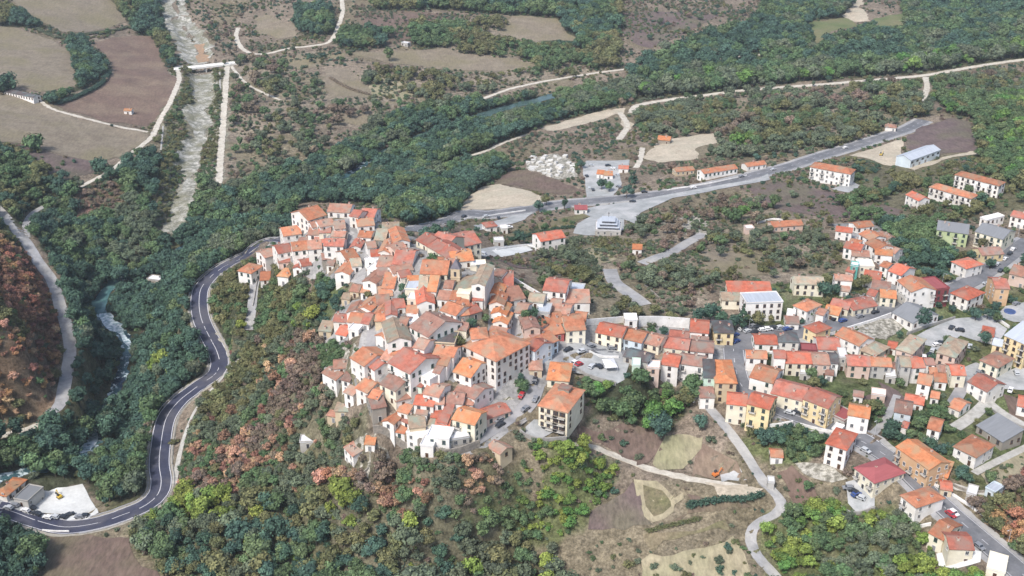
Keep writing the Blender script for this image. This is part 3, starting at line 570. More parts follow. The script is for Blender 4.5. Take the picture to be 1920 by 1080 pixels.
def drape(name, px, m, lift, step=3.2):
    amp = 9 if 'gravel' in name else 6 if 'field' in name or 'meadow' in name or 'sand' in name else 5 if 'rock' in name or 'clay' in name or 'river_' in name or 'rubble' in name else 1.0
    W = [unproj(*p)[:2] for p in px]
    # densify and roughen the outline
    B = []
    for i in range(len(W)):
        a = np.array(W[i]); c = np.array(W[(i+1) % len(W)]); L_ = np.linalg.norm(c-a); k = max(1, int(L_/step))
        nrm = np.array((-(c-a)[1], (c-a)[0]))/(L_+1e-6)
        for s_ in range(k):
            q = a+(c-a)*s_/k; j = ((float(vnoise(np.array(q[0]), np.array(q[1]), 16, 3))-.5)+.5*(float(vnoise(np.array(q[0]), np.array(q[1]), 5, 4))-.5))*amp
            B.append(q+nrm*j)
    B = np.array(B); x0, y0 = B.min(0); x1, y1 = B.max(0)
    st = step if (x1-x0)*(y1-y0) < 40000 else step*2
    gx, gy = np.meshgrid(np.arange(x0, x1, st), np.arange(y0, y1, st)); gx = gx.ravel(); gy = gy.ravel(); k = inpoly(gx, gy, [tuple(b) for b in B]); I = np.stack((gx[k], gy[k]), 1)
    n = len(B); pts = [Vector(p) for p in np.vstack((B, I))] if len(I) else [Vector(p) for p in B]
    r = delaunay_2d_cdt(pts, [(i, (i+1) % n) for i in range(n)], [], 1, 0.01)
    V = [(v.x, v.y, float(hgt(v.x, v.y))+lift) for v in r[0]]
    me = bpy.data.meshes.new(name); me.from_pydata(V, [], r[2]); me.materials.append(m); me.shade_smooth()
    if len(me.polygons) and me.polygons[0].normal.z < 0: me.flip_normals()
    return link(name, me), [tuple(b) for b in B]
for i, ln in enumerate(PT.strip().split('\n')):
    kd, nm, lift, keep, pts = ln.split('|')
    px = [tuple(map(float, p.split(','))) for p in pts.split()]
    o, B = drape(nm, px, PATCH[kd], float(lift)+.12+(i % 7)*.004)
    tag(o, kind='structure')
    if keep == '1':
        keep_poly(B); open_poly(px)
# ---------------------------------------------------------------- building materials
def roofmat(key, c):
    d = tuple(x*.55 for x in c); e = (c[0]*.6+.03, c[1]*.85+.04, c[2]*.9+.04)
    m = mat('roof_tiles_'+key, c, d, .55, .9, 6, .25, c3=e, scale3=.22, objrand=.2, stretch=(1, 1, 1), spec=.1, lo=.33, hi=.72)
    t = m.node_tree; L = t.links; b = t.nodes['Principled BSDF']           # rows of tiles
    tc = nd(t, 'ShaderNodeTexCoord'); w = nd(t, 'ShaderNodeTexWave'); w.wave_type = 'BANDS'; w.bands_direction = 'X'; w.inputs['Scale'].default_value = .9; w.inputs['Distortion'].default_value = 2.5; w.inputs['Detail'].default_value = 3; w.inputs['Detail Scale'].default_value = 2
    L.new(tc.outputs['Object'], w.inputs['Vector'])
    src = b.inputs['Base Color'].links[0].from_socket; v = nd(t, 'ShaderNodeMapRange'); v.inputs[3].default_value = .8; v.inputs[4].default_value = 1.12; L.new(w.outputs[1], v.inputs[0])
    s_ = nd(t, 'ShaderNodeVectorMath', operation='SCALE'); L.new(src, s_.inputs[0]); L.new(v.outputs[0], s_.inputs['Scale']); L.new(s_.outputs[0], b.inputs['Base Color'])
    return m
RC = {'o': (.52, .215, .125), 'O': (.61, .24, .115), 'r': (.45, .165, .12), 'R': (.55, .165, .105), 'p': (.46, .24, .175), 'b': (.34, .19, .15), 'd': (.13, .11, .11), 'g': (.21, .22, .235),
      't': (.43, .325, .24), 'w': (.74, .75, .78), 'm': (.33, .10, .105), 'l': (.46, .50, .56)}
RN = {'o': 'orange', 'O': 'bright orange', 'r': 'red', 'R': 'bright red', 'p': 'pinkish', 'b': 'brown-red', 'd': 'dark brown', 'g': 'grey', 't': 'tan', 'w': 'white', 'm': 'maroon', 'l': 'pale blue-grey'}
RM = {k: (roofmat(RN[k].replace(' ', '_').replace('-', '_'), v) if k not in 'wgml' else mat('roof_sheet_'+RN[k].replace(' ', '_').replace('-', '_'), v, tuple(x*.8 for x in v), .4, .75, 5, c3=tuple(x*.9 for x in v), objrand=.08, stretch=(3, .3, 1))) for k, v in RC.items()}
WC = {'W': (.82, .80, .775), 'c': (.78, .73, .6), 'y': (.75, .62, .38), 'k': (.68, .53, .46), 'g': (.48, .47, .45), 's': (.34, .31, .27), 'b': (.6, .68, .74), 'm': (.58, .74, .64), 'G': (.47, .55, .33), 'M': (.24, .07, .08), 'o': (.62, .42, .26), 'T': (.14, .42, .38), 'r': (.52, .14, .13), 'e': (.6, .5, .36)}
WN = {'W': 'white', 'c': 'cream', 'y': 'yellow', 'k': 'pink', 'g': 'grey', 's': 'bare stone', 'b': 'pale blue', 'm': 'mint green', 'G': 'light green', 'M': 'maroon', 'o': 'ochre', 'T': 'teal', 'r': 'red', 'e': 'beige'}
WM = {k: mat('wall_'+WN[k].replace(' ', '_'), v, tuple(x*.86 for x in v), .35, .92, 6, c3=tuple(x*f for x, f in zip(v, (.80, .78, .74))), scale3=.12, objrand=.07, spec=.1) for k, v in WC.items()}
GLASS = mat('window_glass', (.035, .04, .05), (.06, .07, .085), .2, .2, objrand=.4, spec=.5)
TRIM = [mat('trim_white', (.66, .65, .62), None, 1), mat('trim_brown', (.13, .075, .05), None, 1), mat('trim_green', (.07, .13, .09), None, 1), mat('trim_grey', (.28, .28, .28), None, 1)]
DOORM = [mat('door_brown', (.10, .055, .035), None, 1), mat('door_dark', (.05, .05, .055), None, 1), mat('door_grey', (.25, .25, .26), None, 1)]
RAIL = mat('railing_dark', (.10, .09, .085), None, 1); SLAB = mat('slab_pale', (.6, .58, .54), None, 1); STONE = mat('chimney_plaster', (.55, .48, .42), (.35, .28, .24), 2)
CACHE = {}
def win_mesh(w, h, ti):
    k = ('w', w, h, ti)
    if k not in CACHE:
        mb = MB(); f = .13
        mb.box(-w/2, w/2, -.03, .05, 0, h, 1)
        mb.box(-w/2-f, -w/2, -.09, .05, 0, h, 0); mb.box(w/2, w/2+f, -.09, .05, 0, h, 0)
        mb.box(-w/2-f, w/2+f, -.091, .05, h, h+f, 0); mb.box(-w/2-f-.06, w/2+f+.06, -.2, .05, -f, 0, 0); mb.box(-.04, .04, -.06, .05, 0, h, 0)
        CACHE[k] = mb.mesh('window', [TRIM[ti], GLASS])
    return CACHE[k]
def door_mesh(w, h, di):
    k = ('d', w, h, di)
    if k not in CACHE:
        mb = MB(); mb.box(-w/2, w/2, -.05, .05, 0, h, 1); mb.box(-w/2-.12, -w/2, -.1, .05, 0, h, 0); mb.box(w/2, w/2+.12, -.1, .05, 0, h, 0); mb.box(-w/2-.12, w/2+.12, -.101, .05, h, h+.14, 0)
        CACHE[k] = mb.mesh('door', [TRIM[0], DOORM[di]])
    return CACHE[k]
def bal_mesh(w):
    k = ('b', w)
    if k not in CACHE:
        mb = MB(); mb.box(-w/2, w/2, -1.2, .02, -.15, 0, 0)
        for i in range(int(w/.35)+1): x = -w/2+.04+i*.35; mb.box(x-.02, x+.02, -1.18, -1.14, 0, .95, 1)
        mb.box(-w/2, w/2, -1.19, -1.13, .95, 1.03, 1)
        for s_ in (-1, 1): mb.box(s_*w/2-.03, s_*w/2+.03, -1.12, 0, .9, 1.0, 1); mb.box(s_*w/2-.025, s_*w/2+.025, -1.1, 0, 0, .3, 1)
        CACHE[k] = mb.mesh('balcony', [SLAB, RAIL])
    return CACHE[k]
def chim_mesh(i):
    k = ('c', i)
    if k not in CACHE:
        mb = MB(); a = .32+.08*i; mb.box(-a, a, -a, a, -1, .9, 0); mb.box(-a-.1, a+.1, -a-.1, a+.1, .9, 1.0, 0); mb.box(-a+.08, a-.08, -a+.08, a-.08, 1.0, 1.25, 1)
        CACHE[k] = mb.mesh('chimney', [STONE, RM['r']])
    return CACHE[k]
HOUSES = []
def house(ax, ay, bx, by, D, n, rt, rc, wc, opt='', label=None, name='house', cat='house', sth=3.0, win=True):
    """ax,ay-bx,by: the eaves line of the face towards the viewer; D: depth in metres; n storeys; rt: p,g gable, h hip, s lean-to, f flat"""
    if ax > bx: ax, ay, bx, by = bx, by, ax, ay
    Ht = n*sth
    if max(ax, bx) < 1112 and 380 < ay < 860 and D < 15: D *= 1.22
    elif D < 12 and ay > 400: D *= 1.12
    M = unproj((ax+bx)/2, (ay+by)/2, Ht)
    ze = M[2]; A = plane(ax, ay, ze)[:2]; B = plane(bx, by, ze)[:2]
    if np.linalg.norm(B-A) > 60 or abs(A[1]-M[1]) > 45:                       # very steep line: keep it sane
        d_ = (B-A)/np.linalg.norm(B-A); A = M[:2]-d_*8; B = M[:2]+d_*8
    u = B-A; Lw = float(np.linalg.norm(u)); u /= Lw; v = np.array((-u[1], u[0])); rz = math.atan2(u[1], u[0])
    c = (A+B)/2 + v*D/2
    cor = [A, B, B+v*D, A+v*D]; zg = [float(hgt(*q)) for q in cor]; zb = min(zg)
    zfront = (zg[0]+zg[1])/2
    e = ze-zb; e = max(e, 2.2)
    root = empty(name, (c[0], c[1], zb), rz)
    hl, hd = Lw/2, D/2; ov = .35; ov2 = .3; th = .22; sl = random.uniform(.33, .42)
    mb = MB(); rb = MB(); low = -1.0; ju = random.uniform(0, .06); e += ju
    if rt == 'p':
        rise = sl*hd; mb.prism([(-hd, low), (hd, low), (hd, e-.02), (0, e+rise-.02), (-hd, e-.02)], -hl, hl, 'x')
        a = e-ov*sl
        for s_ in (-1, 1): rb.prism([(s_*(hd+ov), a), (0, e+rise), (0, e+rise+th), (s_*(hd+ov), a+th)], -hl-ov2, hl+ov2, 'x')
        rb.prism([(-.2, e+rise+th-.05), (.2, e+rise+th-.05), (0, e+rise+th+.14)], -hl-ov2, hl+ov2, 'x')
        top = [(0, e+rise)]; cz = lambda x, y: e+rise*(1-abs(y)/hd)
    elif rt == 'g':
        rise = sl*hl; mb.prism([(-hl, low), (hl, low), (hl, e-.02), (0, e+rise-.02), (-hl, e-.02)], -hd, hd, 'y')
        a = e-ov*sl
        for s_ in (-1, 1): rb.prism([(s_*(hl+ov), a), (0, e+rise), (0, e+rise+th), (s_*(hl+ov), a+th)], -hd-ov2, hd+ov2, 'y')
        rb.prism([(-.2, e+rise+th-.05), (.2, e+rise+th-.05), (0, e+rise+th+.14)], -hd-ov2, hd+ov2, 'y')
        cz = lambda x, y: e+rise*(1-abs(x)/hl)
    elif rt == 'h':
        mb.box(-hl, hl, -hd, hd, low, e); X, Y = hl+ov+.1, hd+ov+.1; m_ = min(hl, hd); rise = sl*m_; z0 = e; z1 = e+th+rise
        if hl >= hd: r0, r1 = (-(hl-hd*.85), 0, z1), ((hl-hd*.85), 0, z1)
        else: r0, r1 = (0, -(hd-hl*.85), z1), (0, (hd-hl*.85), z1)
        q = [(-X, -Y, z0+th), (X, -Y, z0+th), (X, Y, z0+th), (-X, Y, z0+th)]; q0 = [(x, y, z0) for x, y, _ in q]
        if hl >= hd: rb.poly([q[0], q[1], r1, r0]); rb.poly([q[1], q[2], r1]); rb.poly([q[2], q[3], r0, r1]); rb.poly([q[3], q[0], r0])
        else: rb.poly([q[0], q[1], r0]); rb.poly([q[1], q[2], r1, r0]); rb.poly([q[2], q[3], r1]); rb.poly([q[3], q[0], r0, r1])
        for i in range(4): j = (i+1) % 4; rb.poly([q0[i], q0[j], q[j], q[i]])
        rb.poly(q0[::-1]); cz = lambda x, y: e+rise*.75*(1-max(abs(x)/hl, abs(y)/hd))
    elif rt == 's':
        rise = .26*D; mb.prism([(-hd, low), (hd, low), (hd, e+rise-.02), (-hd, e-.02)], -hl, hl, 'x')
        rb.prism([(-hd-ov, e-ov*.26), (hd+ov*.6, e+rise+ov*.15), (hd+ov*.6, e+rise+ov*.15+th), (-hd-ov, e-ov*.26+th)], -hl-ov2, hl+ov2, 'x'); cz = lambda x, y: e+rise*(y+hd)/D
    else:
        mb.box(-hl, hl, -hd, hd, low, e); rb.box(-hl-.15, hl+.15, -hd-.15, hd+.15, e, e+.25, 0)
        for s_ in (-1, 1): rb.box(s_*(hl+.05)-.12, s_*(hl+.05)+.12, -hd-.15, hd+.15, e+.25, e+.7, 1); rb.box(-hl+.07, hl-.07, s_*(hd+.03)-.12, s_*(hd+.03)+.12, e+.25, e+.698, 1)
        cz = lambda x, y: e+.25
    link('wall', mb.mesh('wall', WM[wc]), root)
    roof = link('roof', rb.mesh('roof', [RM[rc], WM[wc]]), root)
    if rt != 'f' and Lw > 5 and 'n' not in opt:
        for _ in range(1 if random.random() < .75 else 2):
            x = random.uniform(-hl*.7, hl*.7); y = random.uniform(-hd*.6, hd*.6)
            link('chimney', chim_mesh(random.randrange(2)), roof, (x, y, cz(x, y)+.1), 0)
    # openings on the faces that look towards the viewer
    if win:
        ti = random.choice((0, 0, 1, 1, 2, 3)); w_, h_ = (1.0, 1.45)
        faces = [(Lw, (0, -hd), 0.0, zfront-zb)]
        cx = c[0]
        if cx*u[1]*-1 + 0 < 1e9:
            # right side faces viewer when its outward normal (u) points to the camera, left side when -u does
            vd = np.array((-c[0], -c[1])); vd = vd/np.linalg.norm(vd)
            if np.dot(u, vd) > .12: faces.append((D, (hl, 0), math.pi/2, (zg[1]+zg[2])/2-zb))
            if np.dot(-u, vd) > .12: faces.append((D, (-hl, 0), -math.pi/2, (zg[0]+zg[3])/2-zb))
        for fi, (fl, (ox, oy), ra, gz) in enumerate(faces):
            k = max(1, int((fl-1.0)/2.9)) if fl > 2.5 else 0
            sp = fl/k if k else 0
            ns = max(1, int(round((e-gz)/sth)))
            has_bal = 'B' in opt and fi == 0
            for s_ in range(ns):
                z = e-(s_+1)*sth+.85
                if z < -.3: break
                for i in range(k):
                    t_ = -fl/2+sp*(i+.5)+random.uniform(-.15, .15); lx = ox+t_*math.cos(ra); ly = oy+t_*math.sin(ra)
                    ground = (s_ == ns-1)
                    if ground and i == k//2 and fi == 0:
                        dz = max(gz-.05, z-.85); link('door', door_mesh(1.1, 2.1, random.randrange(3)), root, (lx, ly, dz), ra); continue
                    if 'G' in opt and ground: link('garage_door', door_mesh(2.2, 2.2, 1), root, (lx, ly, max(gz-.05, z-.85)), ra); continue
                    if random.random() < (.12 if fi == 0 else .3): continue
                    if z-.2 < gz-1.2: continue
                    if has_bal and not ground and i % 2 == 0:
                        link('window', win_mesh(1.1, 2.1, ti), root, (lx, ly, z-.8), ra); link('balcony', bal_mesh(min(2.6, sp*.9)), root, (lx, ly, z-.8), ra)
                    else: link('window', win_mesh(w_, h_, ti), root, (lx, ly, z), ra)
    # keep trees away and keep the view of it open
    vv = v*D; W4 = [tuple(A-u*1.2-v*1.2), tuple(B+u*1.2-v*1.2), tuple(B+vv+u*1.2+v*1.2), tuple(A+vv-u*1.2+v*1.2)]; keep_poly(W4)
    fr = []
    for q, z in ((A, ze-min(Ht, 5)*.9), (B, ze-min(Ht, 5)*.9), (B, ze), (B+vv, ze), (A+vv, ze), (A, ze)):
        X, Y, _ = project((q[0], q[1], z)); fr.append((float(X), float(Y)))
    open_poly(fr[:4]+[fr[4], fr[5]])
    X, Y, _ = project((c[0], c[1], ze))
    HOUSES.append(dict(o=root, px=float(X), py=float(Y), L=Lw, D=D, n=n, rt=rt, rc=rc, wc=wc, label=label, opt=opt, cat=cat))
    return root, dict(e=e, hl=hl, hd=hd, cz=cz, roof=roof)
# ax,ay,bx,by,depth,storeys,roof form,roof colour,wall colour[,options]
HT = """553,404,577,409,13,2,g,r,W;578,414,612,403,12,1,p,o,W;614,397,655,399,9,1,p,p,W;655,405,671,408,7,2,p,r,W;674,406,701,408,9,1,p,r,W;671,425,702,422,8,1,p,o,W;671,444,695,446,6,1,p,o,W
532,443,565,438,9,2,p,o,W;577,440,612,441,7,1,p,p,W;588,454,607,455,7,1,p,r,W;557,458,584,460,7,1,p,b,c;600,426,627,421,7,1,p,p,W;628,430,648,428,8,1,p,p,W;620,451,648,451,7,1,p,b,W;598,437,620,436,5,1,p,r,c
621,443,646,444,5,1.6,p,p,c;497,484,521,477,8,2,p,p,W;522,476,548,471,9,2,p,r,W;549,471,577,468,9,2,p,o,W;578,468,603,466,9,2,p,p,W;607,461,643,462,7,2,p,r,W;522,493,545,491,5,1,p,r,k;549,503,566,504,10,1,g,r,W
567,500,584,497,7,1,p,r,W;605,487,624,485,6,1,p,b,s;446,508,471,513,8,2,h,o,W;488,526,506,525,9,1,p,o,W;520,518,540,520,8,1.5,h,O,W;628,512,655,515,15,2,g,o,W;650,488,673,482,9,1,p,o,W;656,464,676,465,8,1,g,r,W
684,487,704,492,6,1,f,w,W;696,481,712,480,6,1,p,R,W;680,528,705,532,14,2,g,p,W;717,436,748,435,10,1,p,t,W;702,450,722,451,11,1,p,t,s;739,456,768,453,13,1,g,o,W;709,473,730,474,11,1,g,o,W;742,473,765,466,7,1,p,p,k;722,441,740,443,5,1,p,o,W
780,450,800,461,9,1,p,r,c;801,462,820,473,9,1,p,r,c;821,474,842,486,9,1,p,r,c;846,468,902,455,13,1.6,p,r,c;806,452,838,462,10,1.3,p,r,c;736,495,772,497,13,1,p,r,W;737,513,775,506,6,1,p,p,W;706,500,734,502,10,1,p,p,W;706,516,736,517,7,1,p,b,W;748,478,770,480,6,1,p,b,k
716,540,738,541,14,1,p,o,W;711,556,736,554,8,1,p,o,W;707,571,731,569,8,1,p,p,W;701,588,720,590,11,1,g,o,W;723,593,744,592,10,1,g,r,W;703,602,741,603,6,1,p,o,e;788,513,838,515,12,1.4,p,o,c;806,496,826,498,7,1,p,o,W;848,492,888,488,10,1,p,O,W;828,498,849,501,7,1,p,p,W
882,499,911,498,4,1,f,w,c;905,516,921,513,9,1,p,d,s;759,543,783,544,9,1.6,f,l,c;785,546,800,546,13,1,p,t,W;801,546,817,547,13,1,p,O,W;782,571,815,569,12,1.5,g,R,W;820,561,842,563,7,1,p,p,W;844,561,862,563,7,1,p,o,W
669,578,695,583,9,1,g,o,W;650,586,684,588,7,1,g,p,W;652,604,676,606,8,1,p,o,W;677,606,691,608,8,1,p,r,W;625,603,650,604,6,1,p,r,W;630,626,649,630,7,1,p,R,W;653,618,672,621,5,1,f,w,W;597,620,620,622,5,1.5,s,t,e
727,643,771,638,14,2,g,t,W;704,629,726,640,10,1.6,g,o,W;768,607,787,605,6,1.5,f,w,W;768,613,803,632,14,2,p,b,W;762,588,783,588,6,1.5,p,o,W;763,562,780,563,5,2,f,w,c;826,582,855,592,8,1.5,p,o,W;856,593,880,590,8,1.2,p,o,s;881,590,903,583,8,1.2,p,r,s
818,620,840,622,8,1,g,O,W;843,616,874,620,6,1,p,b,c;806,643,852,646,8,2,f,d,e;812,664,850,670,7,2,p,o,W;866,648,930,678,19,2.7,h,o,W;885,636,915,634,7,2.4,h,o,W;917,622,946,628,5,1,p,p,W
924,605,951,608,8,2,g,O,W;921,588,949,591,8,2,g,O,W;917,570,945,572,8,2,g,o,W;911,552,940,555,8,1.6,g,O,W;907,538,934,541,12,1,g,t,W;934,538,962,538,13,1,p,r,W;952,566,985,559,11,1,p,p,W;922,515,940,520,6,1,p,b,W
990,565,1018,568,7,1,p,t,W;1005,586,1030,588,7,1,f,l,g;1034,588,1066,592,9,1,p,p,W;1018,544,1060,549,11,1.6,p,r,W;1062,549,1090,552,8,1,f,l,g;1050,568,1106,568,7,1.2,s,p,W;984,618,1013,615,11,2,g,b,k;1015,613,1028,606,4,1,s,o,k
1020,631,1058,624,8,1.5,p,o,r;1030,610,1060,604,9,1.4,p,o,c;1062,621,1098,618,12,2,p,o,c;1003,658,1047,638,9,2,p,o,b;985,650,1003,659,8,2,p,r,b;993,694,1016,694,7,1,h,p,e;1026,712,1066,715,11,1.2,h,O,c
913,786,957,771,6,1,p,r,k;848,786,890,797,8,3,p,O,c,B;846,730,890,749,9,1.4,p,b,W;835,755,867,758,7,2,p,b,W;868,757,886,760,6,2,p,p,W;850,697,883,708,11,2,p,O,W;657,671,683,687,10,2.6,p,o,W;685,682,702,695,7,2,p,r,W
714,672,730,677,9,1.6,p,p,W;733,665,752,668,8,1,p,o,W;728,680,769,701,13,3,p,r,W,B;812,698,824,701,5,2,p,b,W;788,706,806,714,5,2,f,w,W;604,699,630,713,6,3,p,p,W;626,692,655,690,6,1,p,p,W;667,727,689,737,8,2,p,o,W
712,720,742,734,9,2,p,b,c;770,722,790,726,8,1,h,r,m;793,738,823,745,8,2,p,p,W;742,753,770,746,8,1,p,p,W;776,758,812,762,6,1.7,p,R,W;815,758,832,758,5,1.7,p,p,W;698,767,724,762,8,2,p,b,s;613,779,637,783,6,1,h,p,e;628,771,656,772,7,1,h,t,e
717,790,738,796,10,2,g,o,W;740,783,769,796,8,1,p,r,W;768,803,798,800,8,2,p,t,e,B;808,782,828,784,5,1,p,R,W;803,797,815,799,6,1,p,t,c;814,808,840,810,8,1.6,p,R,W;800,820,842,825,6,2,f,w,W;762,812,796,820,5,2,f,w,W;845,826,880,820,5,1.5,f,w,g
645,839,662,856,6,1.6,s,p,W;684,833,702,834,6,1,p,O,W;562,830,590,829,4,1,f,w,g;914,838,938,852,5,.6,p,p,e;790,760,792,760,1,1,f,w,W
1117,623,1165,633,9,2,p,R,c;1166,634,1203,643,9,2,p,o,b;1204,642,1235,650,9,2,p,p,c;1236,650,1290,657,9,2,p,r,c;1294,658,1337,662,9,2,p,b,W;1254,636,1290,640,8,1,p,r,W;1294,622,1328,625,12,2,p,R,W;1297,643,1328,645,6,1.3,p,b,W
1340,624,1376,625,10,2,h,d,y,B;1172,601,1195,601,5,1.6,f,w,W;1169,668,1213,680,7,1,p,d,g;1214,677,1245,678,7,1,f,t,g;1240,683,1271,688,9,3,p,R,W;1272,681,1320,688,8,2.6,p,b,W,B;1213,690,1236,692,5,2,f,w,k;1185,686,1200,687,5,1.2,f,w,m
1320,708,1341,709,9,3,s,d,m;1342,718,1381,719,18,3,h,O,e;1313,746,1340,746,5,1.7,s,b,W;1363,757,1400,761,8,3,p,R,c;1401,757,1443,768,9,4,p,R,y,B;1416,645,1458,646,8,1.3,p,R,W;1460,641,1498,642,8,1.6,h,d,W;1400,671,1438,673,6,2,p,o,W
1452,671,1473,672,6,2.6,p,r,W;1474,681,1522,682,9,2,p,R,c;1523,683,1556,684,9,2,p,p,k;1557,681,1572,682,8,2,p,d,W;1574,671,1589,672,7,2,f,w,g;1590,685,1632,687,8,2,p,r,k;1633,686,1672,688,7,2,p,o,g;1674,694,1689,695,6,1,p,b,r
1690,687,1708,688,8,3,p,t,g;1709,690,1735,689,8,2.5,p,R,W;1737,684,1753,684,5,2,p,r,W;1508,613,1530,625,8,2,h,R,y;1474,607,1498,608,7,1,p,b,W;1535,655,1576,656,10,1.6,p,r,W;1566,628,1611,649,9,1.7,p,o,W;1609,655,1641,668,10,1.2,h,t,c
1503,657,1532,659,5,1,f,m,M;1406,707,1449,719,11,2,p,o,W;1446,737,1505,752,11,2,p,r,c;1506,748,1553,766,10,3,p,r,y,B;1590,778,1629,785,8,2.6,p,O,W,B;1549,832,1587,844,11,3,h,R,W;1603,878,1640,906,14,2,h,m,c,B;1446,857,1468,858,5,1,p,o,W
1554,776,1583,790,7,1,f,m,g,G;1696,753,1731,760,6,1,p,R,W;1677,772,1708,778,9,2,p,b,b;1739,803,1762,809,8,1.5,p,o,W;1778,762,1799,771,8,1,p,o,W;1815,716,1851,735,10,1.8,p,r,W;1681,838,1742,881,9,2.6,p,O,o,B;1744,886,1776,896,7,1,s,O,o
1789,838,1830,858,11,1.6,h,o,W;1832,798,1880,829,9,1,s,g,s,n;1764,917,1785,920,5,1,p,R,e;1690,930,1718,952,11,3,h,o,W,B;1742,999,1768,1013,12,2,p,o,c;1781,1029,1826,1031,8,2,p,r,c;1850,1066,1884,1076,8,1,f,w,c;1848,916,1866,925,5,1,f,l,b
1681,655,1710,664,16,2.4,h,t,k;1757,661,1791,671,17,2.4,h,t,k;1664,652,1680,655,6,1,p,R,W;1838,676,1871,690,11,1.7,h,p,c;1884,629,1925,647,12,4,s,l,y,B;1861,646,1883,651,6,2,p,l,y;1841,628,1862,632,8,1.2,h,R,W;1720,718,1744,723,8,2,p,o,W
1753,715,1775,717,7,1.3,p,o,W;1758,698,1777,699,6,1,p,b,k;1785,703,1811,704,8,2,p,R,c;1783,550,1815,563,13,2,h,R,W;1867,541,1893,542,11,3,p,r,o;1893,513,1925,521,11,2,p,p,k;1744,545,1780,541,11,3,f,m,M,B;1683,526,1709,548,11,3,p,o,W
1666,508,1690,517,12,2,p,R,W;1641,477,1673,480,7,1.6,p,O,W;1622,456,1645,469,9,2,p,o,W;1611,439,1632,451,9,2,p,o,W;1607,428,1638,424,7,1,p,o,W;1640,440,1660,452,7,1.5,p,p,W;1582,464,1613,471,8,2,p,R,W;1598,480,1630,482,7,1.4,p,p,W;1610,500,1640,501,7,2,f,w,c
1619,521,1650,526,9,1.6,p,R,W;1634,541,1668,546,9,1.6,p,b,W;1651,557,1680,560,8,1.6,p,O,c;1556,573,1590,581,8,1.2,p,r,c;1600,582,1645,573,9,1.2,p,r,c;1545,586,1572,592,8,1,p,O,c;1567,433,1597,437,6,1.6,p,R,W;1566,525,1598,527,6,2,p,p,W
1595,498,1609,500,4,2.4,f,w,T;1488,573,1513,584,9,2,h,o,W;1490,533,1546,534,8,2,p,t,c;1366,552,1448,553,8,1.6,s,R,c;1400,570,1468,567,9,3,f,l,W;1354,563,1394,564,8,1.5,p,t,c;1757,431,1815,439,14,2.6,p,g,G,B;1829,434,1880,449,15,2.6,p,g,c,B
1785,491,1812,504,10,1.8,h,R,W;1842,479,1882,476,8,1.4,p,b,y;1895,405,1930,413,8,2,p,r,W;1850,414,1883,406,4,1.4,f,w,W;1519,313,1595,327,10,3,h,o,W,B;1743,351,1821,373,9,2.4,h,o,W,B;1791,328,1873,349,9,3,h,o,W,B;1699,365,1723,377,8,2,p,R,W
1660,238,1680,240,7,1,h,p,W;1268,322,1302,319,7,1,p,o,e;1320,326,1383,316,8,1.4,p,o,W;1401,313,1437,308,7,1,p,o,W;1119,326,1131,327,8,1,p,O,W;1133,329,1149,329,8,1,p,O,W;1160,316,1178,317,6,1,p,R,W;1078,393,1101,393,6,1,p,m,W
1014,453,1060,445,9,2,p,R,W;1233,262,1256,264,9,1,p,O,s;1186,467,1203,468,6,1,p,O,W;1450,426,1506,422,7,1,p,o,k;912,427,932,424,6,1,h,r,W;927,453,945,452,4,1,f,w,g;8,172,62,183,7,1,p,d,W;232,208,246,208,5,1,p,O,W;752,80,764,82,5,1,f,w,g
586,427,603,424,6,1,p,p,W;612,497,625,498,5,1,p,b,W;660,500,678,498,7,1,p,t,W;690,466,706,464,6,1,p,p,W;688,505,704,508,6,1,f,w,W;752,521,772,517,6,1,p,r,W;765,529,785,528,5,1,p,O,c;656,546,672,548,6,1,p,p,e
742,578,760,576,7,1,p,r,W;745,611,760,613,7,1.5,p,p,W;775,651,795,656,7,2,p,p,W;832,540,848,541,6,1,p,p,W;858,576,880,574,7,1,p,o,W;886,563,905,564,8,1,p,r,W;820,683,838,686,7,2,p,o,W;752,706,766,712,6,2,p,p,W
640,712,655,716,6,1.6,p,b,W;645,735,662,742,6,2,p,p,W;691,745,708,749,6,2,p,o,W;745,771,765,776,6,1.5,p,o,W;780,776,800,778,6,1.4,p,p,W;830,776,846,778,7,2,p,r,W;820,791,838,794,6,2,p,r,W;738,809,758,813,6,2,p,o,W
788,836,812,839,5,1.5,f,w,W;965,586,985,589,8,1,p,p,W;1000,641,1018,637,7,1,p,r,W;1077,601,1097,603,7,1.4,p,o,c;1030,576,1050,578,7,1,p,p,W;640,560,655,562,5,1,p,t,e;676,548,690,550,5,1,p,o,W;772,720,760,716,5,1.5,p,p,W
1634,739,1660,743,4,1,f,w,k;1600,742,1618,745,4,1,p,b,W;1908,761,1932,766,8,1.5,p,R,W;1475,591,1490,593,5,1.5,f,w,W;1744,700,1757,701,5,1.4,p,o,W;1661,706,1680,708,5,1,f,w,g;1548,702,1562,704,4,1,p,b,W;1500,700,1520,703,4,1,f,w,g
1592,456,1612,460,6,1.4,p,o,W;1650,498,1664,503,6,2,p,o,W;1586,508,1600,512,5,1.4,p,r,k;1700,560,1716,556,5,1.4,f,w,g;1660,470,1678,476,7,1.5,p,p,W;1625,552,1640,556,6,1.6,p,r,W;1575,545,1592,547,5,1,p,p,W;1530,588,1544,592,6,1.5,p,p,W
1400,430,1415,429,4,1,f,w,k;1560,805,1575,810,4,1,f,w,W;1700,945,1712,950,3,1,p,b,e;1812,925,1830,930,5,1,f,w,g;940,430,952,429,4,1,f,w,W;1350,598,1362,599,4,1,f,w,y;1745,745,1760,748,5,1.2,p,o,W;1690,800,1700,803,4,1,p,r,W
-14,925,12,931,12,1,h,O,W;26,936,52,941,9,1,f,g,g;275,524,300,527,5,1,f,w,s;1440,905,1452,906,3,1,f,w,g"""
CNT = {}
